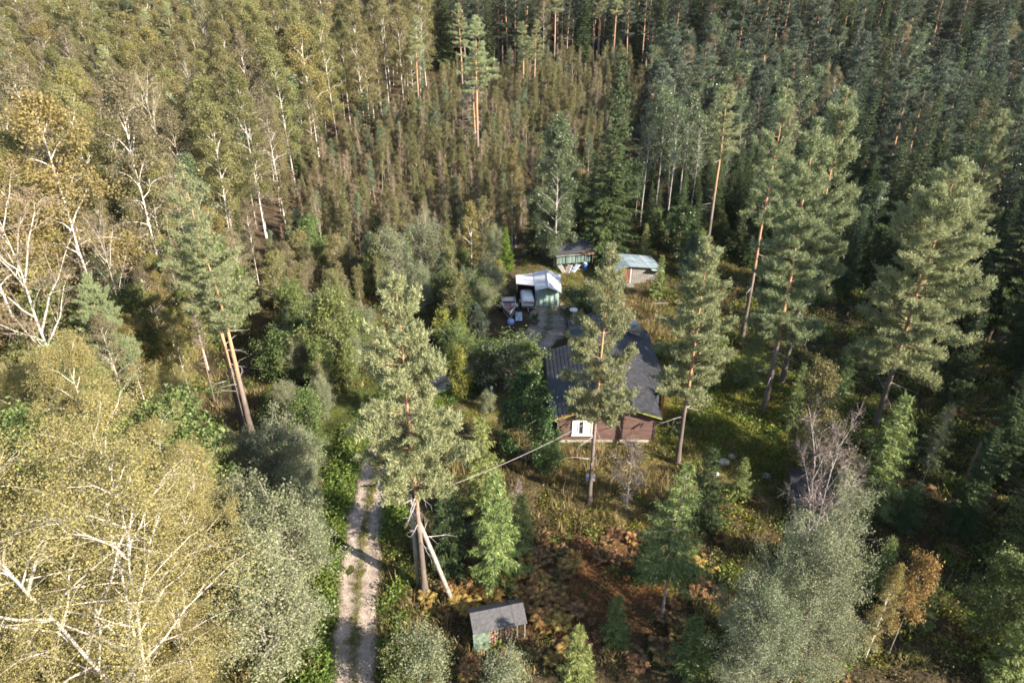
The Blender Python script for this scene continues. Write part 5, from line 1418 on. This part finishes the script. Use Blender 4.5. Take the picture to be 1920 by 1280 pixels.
LOOK = {'pine_k': "dark long-crowned pine", 'pine_l': "dark bare-trunked pine", 'dark_a': "dark broadleaved tree", 'birch_a': "broad leafy birch", 'birch_b': "yellow-green birch", 'birch_c': "high-crowned birch", 'birch_d': "brownish thinning birch", 'birch_g': "golden birch",
        'spruce_a': "wide dark spruce", 'spruce_b': "narrow dark spruce", 'spruce_c': "drooping long spruce", 'spruce_d': "short dark spruce", 'pine_b': "full-crowned pine", 'pine_c': "long-crowned pine", 'pine_f': "small-crowned bare-trunked pine", 'pine_g': "loose-crowned bare-trunked pine",
        'pine_y': "dense young pine", 'pine_z': "thinner young pine", 'slim_a': "leafy slim birch", 'slim_b': "sparse slim birch", 'slim_c': "brown-leaved slim birch", 'slim_bare': "bare slim birch", 'slim_d': "greyish slim aspen", 'aspen_b': "leafy-topped aspen",
        'willow_a': "round silvery willow", 'willow_b': "upright silvery willow", 'green_a': "large green bush tree", 'green_b': "small green tree", 'yg_birch': "round yellow-green birch", 'bush_w': "low pale willow", 'bush_g': "low green bush", 'bush_y': "yellow bush", 'birch_o': "single-stemmed yellow birch", 'birch_p': "two-stemmed yellow birch"}
WHERE = {G1: "the tall birch stand", G2: "the thin thicket behind the yard", G3: "the pine forest", G4: "the dark spruce growth", G5: "the shaded upper slope", G6: "the scrub", G7: "the shaded upper slope",
         "low yellow birches of the near corner": "the lower left corner", "lower birches along the stand's edge": "the foot of the birch stand"}


def describe(g, key, x, y, h, hs):
    px, py = to_px(x, y, float(hill(y)))
    side = "far left" if px < 250 else "left" if px < 640 else "mid-left" if px < 900 else "centre" if px < 1150 else "mid-right" if px < 1450 else "right" if px < 1750 else "far right"
    row = "front rows" if y < 75 else "near rows" if y < 105 else "middle rows" if y < 135 else "back rows" if y < 175 else "farthest rows"
    size = "shorter" if h < hs[0] else "taller" if h > hs[1] else "middling"
    return f"{size} {LOOK[key]} in {row} of {WHERE[g]}, {side}"


RND = random.Random(11)
LR = {G2: 0.05, G6: 0.05, G7: 0.05}
LIMITS = {G1: 190, G2: 290, G3: 230, G4: 240, G5: 290, G7: 200}
for g, items in WOOD.items():
    items.sort()
    lab, massname = LABEL[g]
    L_ = LIMITS.get(g, 290)
    near, far = items[:L_], items[L_:]
    hs = np.quantile([q[4] for q in items], [0.33, 0.67])
    for d, key, x, y, h, w in near:
        lr = LR.get(g, 0.02)
        plant(key, x, y, h, describe(g, key, x, y, h, hs), "tree", g, w, None, (RND.gauss(0, lr), RND.gauss(0, lr)))
    if far:
        keys = sorted({f[1] for f in far})
        rr = np.random.default_rng(len(far))
        scatter(massname, [source(k) for k in keys], [(f[2], f[3], float(gz(f[2], f[3]))) for f in far],
                [(rr.normal(0, 0.03), rr.normal(0, 0.03), rr.uniform(0, 6.28)) for f in far],
                [(f[4] / PROTO[f[1]]['h'] * f[5],) * 2 + (f[4] / PROTO[f[1]]['h'],) for f in far],
                [keys.index(f[1]) for f in far])



# ------------------------------------------------------------------ ground cover
def cover_meshes():
    out = {}
    rg = np.random.default_rng(101)
    def keep(key, g, mat):
        me = g.mesh(key); me.materials.append(M[mat]); out[key] = [bpy.data.objects.new(key, me)]
    for key, mat, hgt, n, sp in (('tuft_green', 'grass', 0.42, 42, 0.42), ('tuft_dry', 'drygrass', 0.62, 40, 0.32), ('tuft_tall', 'drygrass', 1.0, 26, 0.2)):
        g = Geo(); c = np.column_stack([rg.normal(0, 0.22, (n, 2)), np.zeros(n) - 0.03])
        d = unit(np.column_stack([rg.normal(0, sp, (n, 2)), np.ones(n)])); g.add(*blades(rg, c, d, 1, hgt, 0.05, 0.08)); keep(key, g, mat)
    for key, mat in (('fern_brown', 'fern'), ('fern_gold', 'fern_gold')):
        g = Geo()
        for k in range(7):
            a = k * 0.9 + rg.uniform(-0.2, 0.2); L_ = rg.uniform(0.55, 0.85); s = np.linspace(0.15, 1, 11)
            d = np.array([math.cos(a), math.sin(a), 0]); sd = np.array([-d[1], d[0], 0])
            p = d * (L_ * s * 0.85)[:, None] + np.array([0, 0, 1.0]) * (0.62 * L_ * np.sin(s * 2.2))[:, None]
            for q in (-1, 1):
                w = 0.27 * np.sin((1.06 - s) * 2.6).clip(0.12)
                tip = p + sd * q * w[:, None] + d * 0.09 - np.array([0, 0, 0.05]); e = d * 0.055
                g.add(np.stack([p - e, p + e, tip], 1).reshape(-1, 3), np.arange(33).reshape(-1, 3))
        keep(key, g, mat)
    for key, mat, n, sz, hh in (('low_moss', 'moss', 90, 0.11, 0.22), ('low_heath', 'heath', 90, 0.12, 0.32), ('low_green', 'grass', 110, 0.13, 0.5)):
        g = Geo(); P = np.column_stack([rg.normal(0, 0.3, (n, 2)), np.abs(rg.normal(0, hh * 0.6, n))]); g.add(*leaves(rg, P, sz, False, 0.4)); keep(key, g, mat)
    return out


CM = cover_meshes()


def cover(name, polys, per_m2, mix, label, smin=0.7, smax=1.3, seed=5, off=1.0):
    rg = np.random.default_rng(seed); PTS = []
    for poly in polys:
        P = np.array(poly); lo, hi = P.min(0), P.max(0); n = int((hi[0] - lo[0]) * (hi[1] - lo[1]) * per_m2)
        x, y = rg.uniform(lo[0], hi[0], n), rg.uniform(lo[1], hi[1], n)
        k = inside(poly, x, y)
        k &= ~((x > 3.6) & (x < 13.3) & (y > 45.4) & (y < 61)); k &= ~((x > -1.5) & (x < 6) & (y > 66.5) & (y < 76))
        k &= ~((np.abs(x + 0.85) < 1.7) & (np.abs(y - 27.3) < 0.9))
        x, y = x[k], y[k]; k = road_dist(x, y) > 1.32 + off * 0.1
        nz = np.sin(x * 0.9 + 1.3 * np.sin(y * 0.5)) * np.sin(y * 0.8 + 1.7 * np.sin(x * 0.43)); k &= rg.uniform(-1.1, 1.0, len(x)) < nz + 0.35
        PTS.append(np.column_stack([x[k], y[k]]))
    Q = np.concatenate(PTS); n = len(Q); keys = [m[0] for m in mix]; w = np.array([m[1] for m in mix], float)
    s = rg.uniform(smin, smax, n)
    o = scatter(name, [CM[k] for k in keys], np.column_stack([Q, gz(Q[:, 0], Q[:, 1])]), np.column_stack([rg.normal(0, 0.12, (n, 2)), rg.uniform(0, 6.28, n)]), np.column_stack([s, s, s * rg.uniform(0.8, 1.2, n)]), rg.choice(len(keys), n, p=w / w.sum()))
    return n


V_ = lambda pts: [survey(*p) for p in pts]
cnt = 0
# verges of the drive
verge = []
for sgn in (-1, 1):
    d = np.gradient(RC, axis=0); d /= np.linalg.norm(d, axis=1)[:, None]; nr = np.stack([d[:, 1], -d[:, 0]], 1) * sgn
    a, b = RC[:110] + nr[:110] * 1.2, (RC + nr * (3.4 if sgn < 0 else 3.0))[:110]
    verge.append([tuple(q) for q in np.concatenate([a, b[::-1]])])
cnt += cover("verge_grass", verge, 9, [('tuft_green', 3), ('low_green', 3)], None, 0.7, 1.3, 1)
cnt += cover("bracken", [V_([(790, 1110), (980, 1010), (1090, 1000), (1230, 1010), (1340, 1060), (1290, 1260), (760, 1290), (800, 1180)])], 2.2, [('fern_brown', 4), ('fern_gold', 1.4), ('low_heath', 2.5), ('tuft_dry', 3), ('low_green', 1.2)], None, 0.45, 1.35, 2)
cnt += cover("golden_bracken", [V_([(830, 1090), (930, 1080), (1080, 1110), (1040, 1190), (840, 1150)])], 4.5, [('fern_gold', 3), ('fern_brown', 1.4), ('tuft_dry', 0.8)], None, 0.6, 1.2, 3)
cnt += cover("dry_grass", [V_([(1000, 1010), (1030, 830), (1235, 825), (1330, 860), (1290, 980)]), V_([(1180, 560), (1250, 520), (1260, 640), (1205, 620)]), V_([(1650, 960), (1850, 940), (1830, 1040), (1660, 1000)]), V_([(715, 1000), (800, 960), (870, 1150), (900, 1290), (700, 1290)]), V_([(840, 850), (1000, 760), (1010, 900), (850, 960)])], 4.5, [('tuft_dry', 4), ('tuft_tall', 1.5), ('low_heath', 2), ('low_moss', 2)], None, 0.7, 1.3, 4)
cnt += cover("lawn", [V_([(960, 560), (980, 480), (1150, 500), (1150, 560), (1060, 560)]), V_([(820, 850), (880, 740), (1000, 740), (1010, 860)])], 6, [('tuft_green', 1), ('low_moss', 3), ('tuft_dry', 1)], None, 0.4, 0.8, 5)
cnt += cover("mossy_undergrowth", [V_([(1240, 860), (1235, 640), (1380, 640), (1560, 700), (1600, 800), (1500, 900), (1330, 880)])], 5, [('low_moss', 6), ('tuft_dry', 1), ('low_green', 1)], None, 0.7, 1.4, 6)
cnt += cover("shaded_undergrowth", [V_([(1250, 640), (1170, 480), (1040, 470), (1060, 420), (1500, 400), (2050, 520), (2150, 1300), (1330, 1300), (1300, 1000), (1400, 900), (1600, 820), (1560, 690)]), V_([(1230, 1010), (1420, 960), (1420, 1290), (1290, 1290)])], 2.4, [('low_heath', 4), ('low_moss', 3.5), ('low_green', 1.5), ('tuft_dry', 1.6), ('fern_brown', 0.25)], None, 0.8, 1.6, 7)
cnt += cover("thicket_undergrowth", [V_([(520, 500), (600, 330), (850, 230), (1180, 230), (1100, 350), (980, 480)]), V_([(500, 520), (960, 500), (880, 640), (700, 720), (480, 840)]), V_([(-100, 1300), (-100, 800), (480, 560), (560, 700), (600, 900), (590, 1300)])], 1.3, [('low_heath', 3), ('tuft_dry', 3), ('low_moss', 1), ('low_green', 1.5)], None, 0.8, 1.6, 8)
# grass strip between the wheel tracks
strip = [[tuple(q) for q in np.concatenate([(RC - nr * 0.22)[:80], (RC + nr * 0.22)[:80][::-1]])]]
rgs = np.random.default_rng(9); ii = rgs.integers(8, 78, 700); off = rgs.normal(0, 0.15, 700); kk = np.sin(ii * 0.9) + rgs.normal(0, 0.5, 700) > -0.2
Q = (RC[ii] + nr[ii] * off[:, None] + rgs.normal(0, 0.3, (700, 2)) * np.array([0.2, 1]))[kk]; n = len(Q); s = rgs.uniform(0.2, 0.45, n)
scatter("track_grass", [CM['tuft_green'], CM['low_moss'], CM['tuft_dry']], np.column_stack([Q, gz(Q[:, 0], Q[:, 1]) + 0.1]), np.column_stack([np.zeros((n, 2)), rgs.uniform(0, 6, n)]), np.column_stack([s, s, s]), rgs.integers(0, 3, n))



# ------------------------------------------------------------------ air
def build_haze():
    g = Geo(); g.box(-1900, 1900, -1900, 1900, -2.0, 95)
    o = part("haze", g, None); o["kind"] = "stuff"
    m = bpy.data.materials.new("haze"); m.use_nodes = True; nt = m.node_tree; nt.nodes.clear()
    out = nt.nodes.new("ShaderNodeOutputMaterial"); v = nt.nodes.new("ShaderNodeVolumePrincipled")
    v.inputs["Color"].default_value = (0.86, 0.9, 0.95, 1); v.inputs["Density"].default_value = 0.00004; v.inputs["Anisotropy"].default_value = 0.2
    nt.links.new(v.outputs[0], out.inputs["Volume"]); o.data.materials.append(m)


build_haze()
